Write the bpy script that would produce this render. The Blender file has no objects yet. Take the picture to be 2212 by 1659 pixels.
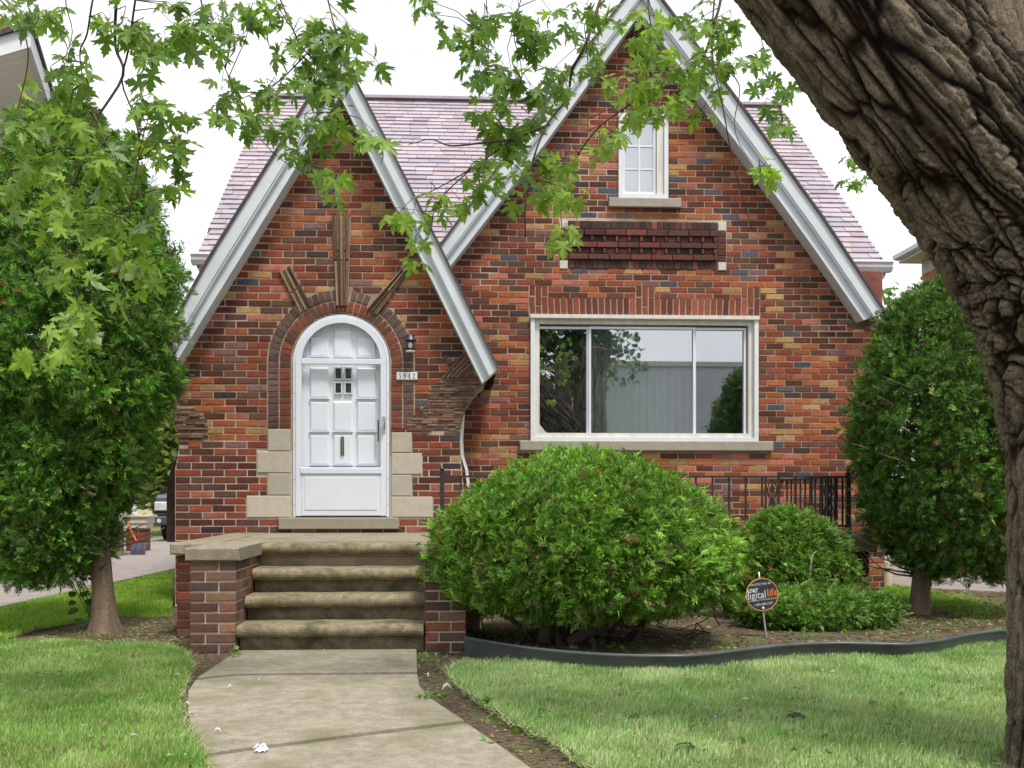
import bpy, math, random
import numpy as np
from mathutils import Vector, Matrix

R = random.Random(7)
NP = np.random.default_rng(7)
S = bpy.context.scene
C = S.collection
F, X0, HZ, H = 2203.0, 1106.0, 1070.0, 1.08     # focal length, centre column, horizon row (photo pixels) and eye height
YAW = math.radians(2.75)
SA, CA = math.sin(YAW), math.cos(YAW)

# ------------------------------------------------------------------ camera, sky, sun, exposure
cam = bpy.data.objects.new('camera', bpy.data.cameras.new('camera'))
C.objects.link(cam)
cam.location = (0, 0, H)
cam.rotation_euler = (math.radians(90), 0, -YAW)
cam.data.sensor_width = 36
cam.data.lens = 36 * F / 2212
cam.data.shift_y = (HZ - 829.5) / 2212
cam.data.clip_start = 0.05
cam.data.clip_end = 3000
S.camera = cam

SUN_EL, SUN_AZ = math.radians(64), math.radians(152)   # azimuth from +Y clockwise: behind the camera, to its right
W = bpy.data.worlds.new('World')
S.world = W
W.use_nodes = True
wn = W.node_tree
wn.nodes.clear()
w_out = wn.nodes.new('ShaderNodeOutputWorld')
w_bg = wn.nodes.new('ShaderNodeBackground')
w_sky = wn.nodes.new('ShaderNodeTexSky')
w_sky.sky_type = 'NISHITA'
w_sky.sun_disc = False
w_sky.sun_elevation = SUN_EL
w_sky.sun_rotation = SUN_AZ
w_sky.dust_density = 3.0
w_sky.ozone_density = 1.0
w_tc = wn.nodes.new('ShaderNodeTexCoord')
w_no = wn.nodes.new('ShaderNodeTexNoise')
w_no.inputs['Scale'].default_value = 2.6
w_no.inputs['Detail'].default_value = 7
w_ra = wn.nodes.new('ShaderNodeMapRange')
w_ra.inputs['From Min'].default_value = 0.36
w_ra.inputs['From Max'].default_value = 0.56
w_ra.inputs['To Min'].default_value = 0.45
w_ra.inputs['To Max'].default_value = 1.0
w_mix = wn.nodes.new('ShaderNodeMix')
w_mix.data_type = 'RGBA'
w_mix.inputs['B'].default_value = (10.2, 10.3, 10.8, 1)      # the bright cloud deck
wn.links.new(w_tc.outputs['Generated'], w_no.inputs['Vector'])
wn.links.new(w_no.outputs['Fac'], w_ra.inputs['Value'])
wn.links.new(w_ra.outputs['Result'], w_mix.inputs['Factor'])
wn.links.new(w_sky.outputs['Color'], w_mix.inputs['A'])
wn.links.new(w_mix.outputs['Result'], w_bg.inputs['Color'])
wn.links.new(w_bg.outputs['Background'], w_out.inputs['Surface'])
w_bg.inputs['Strength'].default_value = 0.095

sun = bpy.data.objects.new('sun', bpy.data.lights.new('sun', 'SUN'))
C.objects.link(sun)
sun.data.energy = 3.0
sun.data.angle = math.radians(12)
sun.data.color = (1.0, 0.955, 0.88)
_sd = Vector((math.sin(SUN_AZ) * math.cos(SUN_EL), math.cos(SUN_AZ) * math.cos(SUN_EL), math.sin(SUN_EL)))
sun.rotation_euler = _sd.to_track_quat('Z', 'Y').to_euler()

S.view_settings.view_transform = 'Standard'
S.view_settings.look = 'None'
S.view_settings.gamma = 1
S.view_settings.use_curve_mapping = False
S.view_settings.exposure = 0.48
S.render.engine = 'CYCLES'
S.cycles.max_bounces = 8
S.cycles.diffuse_bounces = 4
S.cycles.glossy_bounces = 3
S.cycles.transmission_bounces = 4
S.cycles.transparent_max_bounces = 8
S.cycles.use_denoising = True


# ------------------------------------------------------------------ helpers
def ray(x, y):
    u, v = (x - X0) / F, (HZ - y) / F
    return Vector((SA + CA * u, CA - SA * u, v))


def at(x, y, Y):
    """the point of the plane at depth Y that the photo shows at (x, y)"""
    r = ray(x, y)
    t = Y / r.y
    return Vector((r.x * t, Y, H + r.z * t))


def gz(x, y, z=0.0):
    r = ray(x, y)
    t = (z - H) / r.z
    return Vector((r.x * t, r.y * t, z))


def tag(o, label=None, cat=None, group=None, kind=None):
    if label: o['label'] = label
    if cat: o['category'] = cat
    if group: o['group'] = group
    if kind: o['kind'] = kind
    return o


def thing(name, label, cat, loc=(0, 0, 0), group=None):
    o = bpy.data.objects.new(name, None)
    C.objects.link(o)
    o.location = loc
    o.empty_display_size = 0.2
    return tag(o, label, cat, group)


def hook(o, parent):
    if parent is not None:
        o.parent = parent
        if parent.type == 'EMPTY':
            o.matrix_parent_inverse = Matrix.Translation(-parent.location)


def link(name, me, parent=None, kind=None):
    o = bpy.data.objects.new(name, me)
    C.objects.link(o)
    hook(o, parent)
    if kind: o['kind'] = kind
    return o


class MB:
    """collects polygons for one mesh"""
    def __init__(self):
        self.v, self.f, self.c, self.m = [], [], [], []

    def add(self, vs, fs, col=None, mi=0):
        n = len(self.v)
        self.v += [tuple(p) for p in vs]
        for f in fs:
            self.f.append(tuple(n + i for i in f))
            self.c.append(col)
            self.m.append(mi)
        return self

    def box(self, x0, x1, y0, y1, z0, z1, col=None, mi=0):
        vs = [(x0, y0, z0), (x1, y0, z0), (x1, y1, z0), (x0, y1, z0), (x0, y0, z1), (x1, y0, z1), (x1, y1, z1), (x0, y1, z1)]
        return self.add(vs, [(3, 2, 1, 0), (4, 5, 6, 7), (0, 1, 5, 4), (1, 2, 6, 5), (2, 3, 7, 6), (3, 0, 4, 7)], col, mi)

    def cbox(self, x0, x1, y0, y1, z0, z1, ch=0.006, col=None, mi=0):
        """a box whose front (-Y) edges are chamfered"""
        a = [(x0, y1, z0), (x1, y1, z0), (x1, y1, z1), (x0, y1, z1)]
        b = [(x0, y0 + ch, z0), (x1, y0 + ch, z0), (x1, y0 + ch, z1), (x0, y0 + ch, z1)]
        c = [(x0 + ch, y0, z0 + ch), (x1 - ch, y0, z0 + ch), (x1 - ch, y0, z1 - ch), (x0 + ch, y0, z1 - ch)]
        fs = [(8, 9, 10, 11)]
        for i in range(4):
            j = (i + 1) % 4
            fs += [(i, j, 4 + j, 4 + i), (4 + i, 4 + j, 8 + j, 8 + i)]
        fs.append((3, 2, 1, 0))
        return self.add(a + b + c, fs, col, mi)

    def prism(self, poly, y0, y1, col=None, mi=0):
        """polygon in (x, z) run from y0 to y1"""
        n = len(poly)
        vs = [(p[0], y0, p[1]) for p in poly] + [(p[0], y1, p[1]) for p in poly]
        fs = [tuple(range(n)), tuple(range(2 * n - 1, n - 1, -1))]
        fs += [(i, i + n, (i + 1) % n + n, (i + 1) % n) for i in range(n)]
        return self.add(vs, fs, col, mi)

    def slab(self, poly, z0, z1, col=None, mi=0):
        """polygon in (x, y) run from z0 to z1"""
        n = len(poly)
        vs = [(p[0], p[1], z0) for p in poly] + [(p[0], p[1], z1) for p in poly]
        fs = [tuple(range(n - 1, -1, -1)), tuple(range(n, 2 * n))]
        fs += [(i, (i + 1) % n, (i + 1) % n + n, i + n) for i in range(n)]
        return self.add(vs, fs, col, mi)

    def tube(self, pts, rad, n=7, col=None, mi=0, cap=True):
        pts = [Vector(p) for p in pts]
        if not hasattr(rad, '__len__'): rad = [rad] * len(pts)
        vs, fs = [], []
        e = None
        for i, p in enumerate(pts):
            d = (pts[min(i + 1, len(pts) - 1)] - pts[max(i - 1, 0)])
            d = d.normalized() if d.length > 1e-9 else Vector((0, 0, 1))
            if e is None:
                e = d.cross(Vector((0.31, 0.83, 0.46))).normalized()
            else:
                e = (e - d * e.dot(d)).normalized()
            g = d.cross(e)
            for k in range(n):
                a = 2 * math.pi * k / n
                vs.append(p + (e * math.cos(a) + g * math.sin(a)) * rad[i])
        for i in range(len(pts) - 1):
            for k in range(n):
                a, b = i * n + k, i * n + (k + 1) % n
                fs.append((a, b, b + n, a + n))
        if cap:
            fs.append(tuple(range(n - 1, -1, -1)))
            fs.append(tuple(range((len(pts) - 1) * n, len(pts) * n)))
        return self.add(vs, fs, col, mi)

    def lathe(self, o, prof, n=20, axis='z', col=None, mi=0):
        vs, fs = [], []
        for r, h in prof:
            for k in range(n):
                a = 2 * math.pi * k / n
                q = (r * math.cos(a), r * math.sin(a), h) if axis == 'z' else ((r * math.cos(a), h, r * math.sin(a)) if axis == 'y' else (h, r * math.cos(a), r * math.sin(a)))
                vs.append((o[0] + q[0], o[1] + q[1], o[2] + q[2]))
        for i in range(len(prof) - 1):
            for k in range(n):
                a, b = i * n + k, i * n + (k + 1) % n
                fs.append((a, b, b + n, a + n))
        fs.append(tuple(range(n - 1, -1, -1)))
        fs.append(tuple(range((len(prof) - 1) * n, len(prof) * n)))
        return self.add(vs, fs, col, mi)

    def mesh(self, name, mats, smooth=False, fix=True):
        me = bpy.data.meshes.new(name)
        me.from_pydata(self.v, [], self.f)
        for m in (mats if isinstance(mats, (list, tuple)) else [mats]):
            me.materials.append(m)
        if any(self.m):
            me.polygons.foreach_set('material_index', self.m)
        if any(c is not None for c in self.c):
            at_ = me.attributes.new('tint', 'FLOAT_COLOR', 'FACE')
            arr = np.ones((len(self.f), 4), np.float32)
            for i, c in enumerate(self.c):
                if c is not None: arr[i, :3] = c[:3]
            at_.data.foreach_set('color', arr.ravel())
        if fix:
            import bmesh
            b = bmesh.new()
            b.from_mesh(me)
            bmesh.ops.recalc_face_normals(b, faces=b.faces)
            b.to_mesh(me)
            b.free()
        if smooth:
            me.polygons.foreach_set('use_smooth', [True] * len(me.polygons))
        me.update()
        return me

    def build(self, name, mats, parent=None, kind=None, smooth=False, fix=True):
        return link(name, self.mesh(name, mats, smooth, fix), parent, kind)


def np_mesh(name, V, Fa, mats, tint=None, smooth=False):
    """mesh from arrays: V (n,3), Fa (m,3) triangles or (m,4) quads, tint (m,3) per face"""
    me = bpy.data.meshes.new(name)
    n, m, k = len(V), len(Fa), Fa.shape[1]
    me.vertices.add(n)
    me.vertices.foreach_set('co', np.ascontiguousarray(V, np.float32).ravel())
    me.loops.add(m * k)
    me.loops.foreach_set('vertex_index', np.ascontiguousarray(Fa, np.int32).ravel())
    me.polygons.add(m)
    me.polygons.foreach_set('loop_start', np.arange(0, m * k, k, dtype=np.int32))
    if smooth: me.polygons.foreach_set('use_smooth', np.ones(m, bool))
    me.update(calc_edges=True)
    for mt in (mats if isinstance(mats, (list, tuple)) else [mats]):
        me.materials.append(mt)
    if tint is not None:
        a = me.attributes.new('tint', 'FLOAT_COLOR', 'FACE')
        arr = np.ones((m, 4), np.float32)
        arr[:, :3] = tint
        a.data.foreach_set('color', arr.ravel())
    return me


_perm = NP.permutation(4096)


def _hash(i, j, k):
    return _perm[(_perm[(_perm[i & 4095] + j) & 4095] + k) & 4095]


_grad = NP.normal(size=(4096, 3))
_grad /= np.linalg.norm(_grad, axis=1)[:, None]
_jit = NP.random((4096, 3))


def perlin(p):
    p = np.asarray(p, float)
    i = np.floor(p).astype(np.int64)
    f = p - i
    u = f * f * f * (f * (f * 6 - 15) + 10)
    out = np.zeros(len(p))
    for a in (0, 1):
        for b in (0, 1):
            for c in (0, 1):
                g = _grad[_hash(i[:, 0] + a, i[:, 1] + b, i[:, 2] + c)]
                d = (g * (f - np.array((a, b, c)))).sum(1)
                w = (u[:, 0] if a else 1 - u[:, 0]) * (u[:, 1] if b else 1 - u[:, 1]) * (u[:, 2] if c else 1 - u[:, 2])
                out += d * w
    return out * 1.6


def worley(p):
    i = np.floor(p).astype(np.int64)
    f1 = np.full(len(p), 9.0)
    f2 = np.full(len(p), 9.0)
    for a in (-1, 0, 1):
        for b in (-1, 0, 1):
            for c in (-1, 0, 1):
                q = i + np.array((a, b, c))
                d = np.linalg.norm(q + _jit[_hash(q[:, 0], q[:, 1], q[:, 2])] - p, axis=1)
                n1 = np.minimum(f1, d)
                f2 = np.minimum(f2, np.maximum(f1, d))
                f1 = n1
    return f1, f2


def in_poly(P, poly):
    x, y = P[:, 0], P[:, 1]
    ins = np.zeros(len(P), bool)
    n = len(poly)
    for i in range(n):
        x0, y0 = poly[i][0], poly[i][1]
        x1, y1 = poly[(i + 1) % n][0], poly[(i + 1) % n][1]
        if y0 == y1: continue
        c = ((y0 > y) != (y1 > y)) & (x < (x1 - x0) * (y - y0) / (y1 - y0) + x0)
        ins ^= c
    return ins


# ------------------------------------------------------------------ materials
def new_mat(name):
    m = bpy.data.materials.new(name)
    m.use_nodes = True
    nt = m.node_tree
    b = nt.nodes['Principled BSDF']
    return m, nt, b


def nd(nt, t, **kw):
    n = nt.nodes.new(t)
    for k, v in kw.items():
        if k in n.inputs: n.inputs[k].default_value = v
        else: setattr(n, k, v)
    return n


def mixc(nt, fac, a, b, mode='MIX'):
    m = nt.nodes.new('ShaderNodeMix')
    m.data_type = 'RGBA'
    m.blend_type = mode
    for key, v in (('Factor', fac), ('A', a), ('B', b)):
        if hasattr(v, 'links') or hasattr(v, 'is_linked'): nt.links.new(v, m.inputs[key])
        else: m.inputs[key].default_value = v if key == 'Factor' else (tuple(v) + (1,))[:4]
    return m.outputs['Result']


def noise(nt, scale, detail=4, stretch=None, w=0.0, rough=0.55):
    g = nt.nodes.new('ShaderNodeNewGeometry')
    n = nd(nt, 'ShaderNodeTexNoise', Scale=scale, Detail=detail, Roughness=rough)
    src = g.outputs['Position']
    mp = nt.nodes.new('ShaderNodeMapping')
    mp.inputs['Scale'].default_value = stretch or (1, 1, 1)
    mp.inputs['Location'].default_value = (w, w * 0.7, w * 1.3)
    nt.links.new(src, mp.inputs['Vector'])
    nt.links.new(mp.outputs['Vector'], n.inputs['Vector'])
    return n.outputs['Fac']


def ramp(nt, v, lo, hi):
    r = nt.nodes.new('ShaderNodeMapRange')
    r.inputs['From Min'].default_value = lo
    r.inputs['From Max'].default_value = hi
    nt.links.new(v, r.inputs['Value'])
    return r.outputs['Result']


def bump(nt, b, h, strength=0.3, dist=0.01):
    n = nd(nt, 'ShaderNodeBump', Strength=strength, Distance=dist)
    nt.links.new(h, n.inputs['Height'])
    nt.links.new(n.outputs['Normal'], b.inputs['Normal'])


def pm(name, c1, c2=None, *a, speck=0.0, **k):
    m, nt, b = pm0(name, c1, c2, *a, **k)
    if speck:
        src = b.inputs['Base Color'].links[0].from_socket
        f = nd(nt, 'ShaderNodeMath', operation='MULTIPLY')
        nt.links.new(ramp(nt, noise(nt, 75, 3, None, 6.0), 0.56, 0.70), f.inputs[0])
        f.inputs[1].default_value = speck
        f2 = nd(nt, 'ShaderNodeMath', operation='MULTIPLY')
        nt.links.new(ramp(nt, noise(nt, 160, 2, None, 11.0), 0.60, 0.72), f2.inputs[0])
        f2.inputs[1].default_value = speck * 0.8
        c = mixc(nt, f.outputs[0], src, tuple(v * 0.3 for v in c1))
        c = mixc(nt, f2.outputs[0], c, tuple(min(1, v * 1.45) for v in c1))
        nt.links.new(c, b.inputs['Base Color'])
    return m


def pm0(name, c1, c2=None, scale=6.0, rough=0.7, bmp=0.0, bscale=60, stretch=None, lo=0.35, hi=0.65, spec=0.3, c3=None, scale3=1.2, lo3=0.55, hi3=0.7, metal=0.0):
    m, nt, b = new_mat(name)
    b.inputs['Roughness'].default_value = rough
    b.inputs['Specular IOR Level'].default_value = spec
    b.inputs['Metallic'].default_value = metal
    if c2 is None: c2 = tuple(x * 0.8 for x in c1)
    col = mixc(nt, ramp(nt, noise(nt, scale, 5, stretch), lo, hi), c1, c2)
    if c3 is not None:
        col = mixc(nt, ramp(nt, noise(nt, scale3, 5, stretch, 5.3), lo3, hi3), col, c3)
    nt.links.new(col, b.inputs['Base Color'])
    if bmp: bump(nt, b, noise(nt, bscale, 4, None, 2.0), bmp)
    return m, nt, b


def tint_out(nt, src):
    if src == 'obj':
        return nt.nodes.new('ShaderNodeObjectInfo').outputs['Color']
    a = nt.nodes.new('ShaderNodeAttribute')
    a.attribute_name = 'tint'
    return a.outputs['Color']


def piece_mat(name, src, dark=(0.5, 0.45, 0.45), scale=30, rough=0.85, bmp=0.35, bscale=120, amt=0.75, spec=0.25, lo=0.42, hi=0.75, stain=None):
    """a mineral piece (brick, shingle, stone) tinted by its own colour, with grain and burnt or weathered patches"""
    m, nt, b = new_mat(name)
    t = tint_out(nt, src)
    d = mixc(nt, 1.0, t, dark, 'MULTIPLY')
    f = nd(nt, 'ShaderNodeMath', operation='MULTIPLY')
    nt.links.new(ramp(nt, noise(nt, scale, 6, None, 1.0), lo, hi), f.inputs[0])
    f.inputs[1].default_value = amt
    col = mixc(nt, f.outputs[0], t, d)
    g = mixc(nt, ramp(nt, noise(nt, bscale * 1.5, 2), 0.55, 0.8), col, (0.42, 0.33, 0.26))
    col = mixc(nt, 0.09, col, g)
    if stain:
        col = mixc(nt, ramp(nt, noise(nt, 1.7, 5, None, 9.0), 0.5, 0.75), col, mixc(nt, 1.0, col, stain, 'MULTIPLY'))
    nt.links.new(col, b.inputs['Base Color'])
    b.inputs['Roughness'].default_value = rough
    b.inputs['Specular IOR Level'].default_value = spec
    bump(nt, b, noise(nt, bscale, 5, None, 3.0), bmp, 0.006)
    return m


def leaf_mat(name, src, trans=0.35, rough=0.5, spec=0.35, tcol=(1.25, 1.3, 0.5), under=None):
    m, nt, b = new_mat(name)
    t = tint_out(nt, src)
    v = mixc(nt, ramp(nt, noise(nt, 22, 3), 0.3, 0.7), mixc(nt, 1.0, t, (0.78, 0.8, 0.75), 'MULTIPLY'), t)
    if under:
        g = nt.nodes.new('ShaderNodeNewGeometry')
        v2 = mixc(nt, g.outputs['Backfacing'], v, mixc(nt, 0.55, v, under))
    else:
        v2 = v
    nt.links.new(v2, b.inputs['Base Color'])
    b.inputs['Roughness'].default_value = rough
    b.inputs['Specular IOR Level'].default_value = spec
    tr = nt.nodes.new('ShaderNodeBsdfTranslucent')
    nt.links.new(mixc(nt, 1.0, v, tcol, 'MULTIPLY'), tr.inputs['Color'])
    mx = nt.nodes.new('ShaderNodeMixShader')
    mx.inputs['Fac'].default_value = trans
    nt.links.new(b.outputs['BSDF'], mx.inputs[1])
    nt.links.new(tr.outputs['BSDF'], mx.inputs[2])
    nt.links.new(mx.outputs['Shader'], nt.nodes['Material Output'].inputs['Surface'])
    return m


def glass_mat(name, refl=0.12, tint=(0.93, 0.96, 0.96)):
    m, nt, b = new_mat(name)
    nt.nodes.remove(b)
    fr = nd(nt, 'ShaderNodeLayerWeight', Blend=0.5)
    pw_ = nd(nt, 'ShaderNodeMath', operation='POWER')
    nt.links.new(fr.outputs['Facing'], pw_.inputs[0])
    pw_.inputs[1].default_value = 5.0
    ad = nd(nt, 'ShaderNodeMath', operation='ADD')
    ad.use_clamp = True
    nt.links.new(pw_.outputs[0], ad.inputs[0])
    ad.inputs[1].default_value = refl
    tr = nt.nodes.new('ShaderNodeBsdfTransparent')
    tr.inputs['Color'].default_value = tint + (1,)
    gl = nd(nt, 'ShaderNodeBsdfGlossy', Roughness=0.01)
    mx = nt.nodes.new('ShaderNodeMixShader')
    nt.links.new(ad.outputs[0], mx.inputs['Fac'])
    nt.links.new(tr.outputs[0], mx.inputs[1])
    nt.links.new(gl.outputs[0], mx.inputs[2])
    nt.links.new(mx.outputs[0], nt.nodes['Material Output'].inputs['Surface'])
    return m


STAIN = (0.75, 0.7, 0.68)
M = {}
M['brick'] = piece_mat('brick', 'obj', stain=(0.70, 0.66, 0.62))
M['brick_field'] = piece_mat('brick field', 'attr', stain=(0.70, 0.66, 0.62))
M['mortar'] = pm('mortar', (0.38, 0.30, 0.20), (0.27, 0.21, 0.145), 9, 0.95, 0.5, 140, c3=(0.50, 0.45, 0.37), scale3=0.9, lo3=0.55, hi3=0.66)
M['mortar_pale'] = pm('pale repointed mortar', (0.52, 0.49, 0.42), (0.40, 0.37, 0.31), 14, 0.95, 0.5, 140)
M['shingle'] = piece_mat('shingle', 'obj', dark=(0.78, 0.74, 0.76), scale=5, rough=0.78, bmp=0.6, bscale=220, amt=0.6, spec=0.4)
M['shingle_field'] = piece_mat('shingle field', 'attr', dark=(0.78, 0.74, 0.76), scale=5, rough=0.78, bmp=0.6, bscale=220, amt=0.6, spec=0.4)
M['roof_felt'] = pm('roof felt', (0.06, 0.05, 0.05), (0.10, 0.08, 0.08), 8, 0.9, 0.3)
M['white'] = pm('white paint', (0.68, 0.70, 0.72), (0.63, 0.66, 0.69), 5, 0.45, 0.06, 40, c3=(0.55, 0.55, 0.52), scale3=7, lo3=0.6, hi3=0.85)
M['white_metal'] = pm('white enamelled metal', (0.66, 0.69, 0.74), (0.62, 0.65, 0.71), 4, 0.35, 0.03, 30, c3=(0.62, 0.60, 0.55), scale3=9, lo3=0.66, hi3=0.9)
M['old_white'] = pm('weathered white paint', (0.66, 0.65, 0.60), (0.55, 0.53, 0.46), 12, 0.6, 0.15, 60, stretch=(1, 1, 0.3))
M['rake'] = pm('rake board paint', (0.60, 0.64, 0.67), (0.54, 0.58, 0.61), 3, 0.5, 0.08, 30, c3=(0.50, 0.52, 0.50), scale3=5, lo3=0.56, hi3=0.85)
M['stone'] = piece_mat('limestone', 'obj', dark=(0.7, 0.68, 0.64), scale=14, rough=0.9, bmp=0.25, bscale=200, amt=0.5)
M['concrete'] = pm('weathered concrete', (0.31, 0.27, 0.195), (0.20, 0.175, 0.12), 15, 0.9, 0.45, 90, c3=(0.15, 0.14, 0.095), scale3=2.6, lo3=0.52, hi3=0.72, speck=0.5)
M['step'] = pm('mossy concrete step', (0.28, 0.235, 0.15), (0.16, 0.13, 0.08), 19, 0.92, 0.6, 110, c3=(0.085, 0.08, 0.04), scale3=5.5, lo3=0.48, hi3=0.68, speck=0.6)
M['slab'] = pm('path concrete', (0.36, 0.32, 0.245), (0.25, 0.225, 0.165), 17, 0.92, 0.8, 170, c3=(0.19, 0.18, 0.105), scale3=3.0, lo3=0.48, hi3=0.72, speck=0.6)
M['drive'] = pm('driveway concrete', (0.30, 0.265, 0.245), (0.235, 0.21, 0.195), 5.0, 0.92, 0.4, 90)
M['road'] = pm('asphalt', (0.06, 0.06, 0.06), (0.045, 0.045, 0.045), 3, 0.9, 0.4, 200)
M['soil'] = pm('soil', (0.12, 0.085, 0.055), (0.07, 0.05, 0.033), 6, 0.97, 0.9, 60, c3=(0.09, 0.12, 0.035), scale3=2.6, lo3=0.53, hi3=0.66)
M['turf'] = pm('turf', (0.16, 0.17, 0.06), (0.10, 0.12, 0.035), 9, 0.97, 0.9, 120, c3=(0.26, 0.22, 0.11), scale3=5, lo3=0.5, hi3=0.7)
M['iron'] = pm('black iron', (0.018, 0.018, 0.02), (0.03, 0.028, 0.028), 20, 0.45, 0.1, 120, spec=0.5)
M['black'] = pm('black paint', (0.02, 0.025, 0.03), (0.035, 0.04, 0.045), 15, 0.4, 0.05, 80, spec=0.5)
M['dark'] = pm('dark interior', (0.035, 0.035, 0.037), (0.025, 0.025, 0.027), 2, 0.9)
M['pane_dark'] = pm('dark door glass', (0.02, 0.024, 0.03), (0.03, 0.034, 0.04), 10, 0.08, spec=0.7)
M['blind'] = pm('blind fabric', (0.60, 0.65, 0.55), (0.52, 0.58, 0.48), 3, 0.8, 0.05, 60, stretch=(1, 1, 0.1))
M['curtain'] = pm('white curtain', (0.75, 0.76, 0.74), (0.65, 0.67, 0.66), 14, 0.85, 0.1, 40, stretch=(1, 1, 0.1))
M['glass'] = glass_mat('window glass', 0.42, (0.90, 0.95, 0.98))
M['glass_door'] = glass_mat('storm door glass', 0.02, (0.985, 0.99, 0.99))
M['screen'] = glass_mat('insect screen', 0.0, (0.30, 0.32, 0.34))
M['bark'] = None
M['wood'] = pm('twig bark', (0.10, 0.07, 0.05), (0.06, 0.045, 0.035), 30, 0.9, 0.4, 120)
M['thuja_bark'] = pm('stringy bark', (0.20, 0.145, 0.10), (0.10, 0.07, 0.05), 16, 0.95, 0.9, 50, stretch=(1, 1, 0.12))
M['thuja'] = leaf_mat('scale foliage', 'attr', 0.30, 0.5, 0.4)
M['leaf'] = leaf_mat('maple leaf', 'obj', 0.5, 0.45, 0.4, under=(0.45, 0.55, 0.42))
M['leaf_field'] = leaf_mat('maple leaf field', 'attr', 0.5, 0.45, 0.4, under=(0.45, 0.55, 0.42))
M['grass'] = leaf_mat('grass blade', 'attr', 0.25, 0.55, 0.3, tcol=(1.1, 1.1, 0.7))
M['edging'] = pm('plastic edging', (0.055, 0.065, 0.07), (0.085, 0.095, 0.10), 6, 0.36, 0.08, 40, spec=0.5)
M['bark_ridge'] = None

# ------------------------------------------------------------------ ground, drives, path
YP, YM = 9.95, 11.3            # porch gable wall, main gable wall
LAND = 0.72                    # height of the landing


def sheet(name, poly, z0, z1, m, kind='structure', parent=None):
    return MB().slab([(p[0], p[1]) for p in poly], z0, z1).build(name, m, parent, kind)


g = MB()
n = 40
for i in range(n):
    pass
g.add([(-900, -900, 0), (900, -900, 0), (900, 1500, 0), (-900, 1500, 0)], [(0, 1, 2, 3)])
g.build('ground', M['soil'], None, 'structure')
# turf beyond the bed: side yard, back yard, verge towards the street
sheet('turf', [(-60, 14.5), (-6.3, 14.5), (-6.3, 21.5), (-60, 60)], -0.05, 0.004, M['turf'])
sheet('turf', [(-60, 60), (-7.8, 21.5), (-4.0, 34), (60, 34), (60, 300), (-60, 300)], -0.05, 0.005, M['turf'])
sheet('turf', [(7.4, 4), (60, 4), (60, 34), (7.4, 34)], -0.05, 0.004, M['turf'])
sheet('turf', [(-60, 4), (-6.1, 4), (-6.1, 14.5), (-60, 14.5)], -0.05, 0.006, M['turf'])
sheet('turf', [(-60, -2.6), (60, -2.6), (60, -0.9), (-60, -0.9)], -0.05, 0.006, M['turf'])
sheet('turf', [(-4.44, 0.92), (-1.3, 0.92), (-1.25, 3.4), (-2.0, 3.4), (-2.0, 7.4), (-4.44, 7.4)], -0.05, 0.022, M['turf'])
sheet('turf', [(1.45, 0.92), (5.2, 0.92), (5.2, 7.0), (4.0, 3.6), (1.45, 3.4)], -0.05, 0.022, M['turf'])
sheet('driveway', [(-6.1, -2.6), (-4.46, -2.6), (-4.46, 9.8), (-4.22, 14.7), (-4.1, 34), (-7.7, 34), (-7.7, 21), (-6.0, 19), (-6.0, 17)], -0.06, 0.012, M['drive'])
sheet('driveway', [(5.22, -2.6), (7.4, -2.6), (7.35, 34), (5.3, 34), (5.14, 12.3)], -0.06, 0.012, M['drive'])
sheet('pavement', [(-60, -0.9), (60, -0.9), (60, 0.9), (-60, 0.9)], -0.08, 0.02, M['drive'])
sheet('road', [(-90, -13), (90, -13), (90, -2.9), (-90, -2.9)], -0.3, 0.002, M['road'])
kb = MB().box(-90, 90, -2.9, -2.6, -0.2, 0.10)
kb.build('kerb', M['drive'], None, 'structure')
path = thing('path', None, None, (0, 3, 0))
path['kind'] = 'structure'


def pxpoly(pts, z):
    return [gz(x, y, z) for x, y in pts]


slabs = [
    [(514, 1404), (903, 1401), (905, 1452), (508, 1456), (420, 1466)],
    [(420, 1468), (508, 1458), (905, 1454.5), (910, 1480), (930, 1505), (1008, 1557), (760, 1588), (500, 1622), (440, 1632), (412, 1590), (402, 1540), (404, 1492)],
    [(441, 1635), (500, 1625), (760, 1591), (1010, 1560), (1078, 1606), (1170, 1672), (1330, 1790), (1500, 1930), (560, 1930), (470, 1700)],
]
for i, s in enumerate(slabs):
    s = pxpoly(s, 0.03)
    mb = MB()
    k = len(s)
    cx = sum(p.x for p in s) / k
    cy = sum(p.y for p in s) / k
    top = [(p.x + (cx - p.x) * 0.016, p.y + (cy - p.y) * 0.026, 0.03) for p in s]
    mid = [(p.x + (cx - p.x) * 0.010, p.y + (cy - p.y) * 0.020, -0.03) for p in s]
    bot = [(p.x, p.y, -0.08) for p in s]
    mb.add(top + mid + bot, [tuple(range(k))] + [(r * k + a, r * k + (a + 1) % k, (r + 1) * k + (a + 1) % k, (r + 1) * k + a) for r in (0, 1) for a in range(k)])
    mb.build('paving_slab', M['slab'], path)

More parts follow.
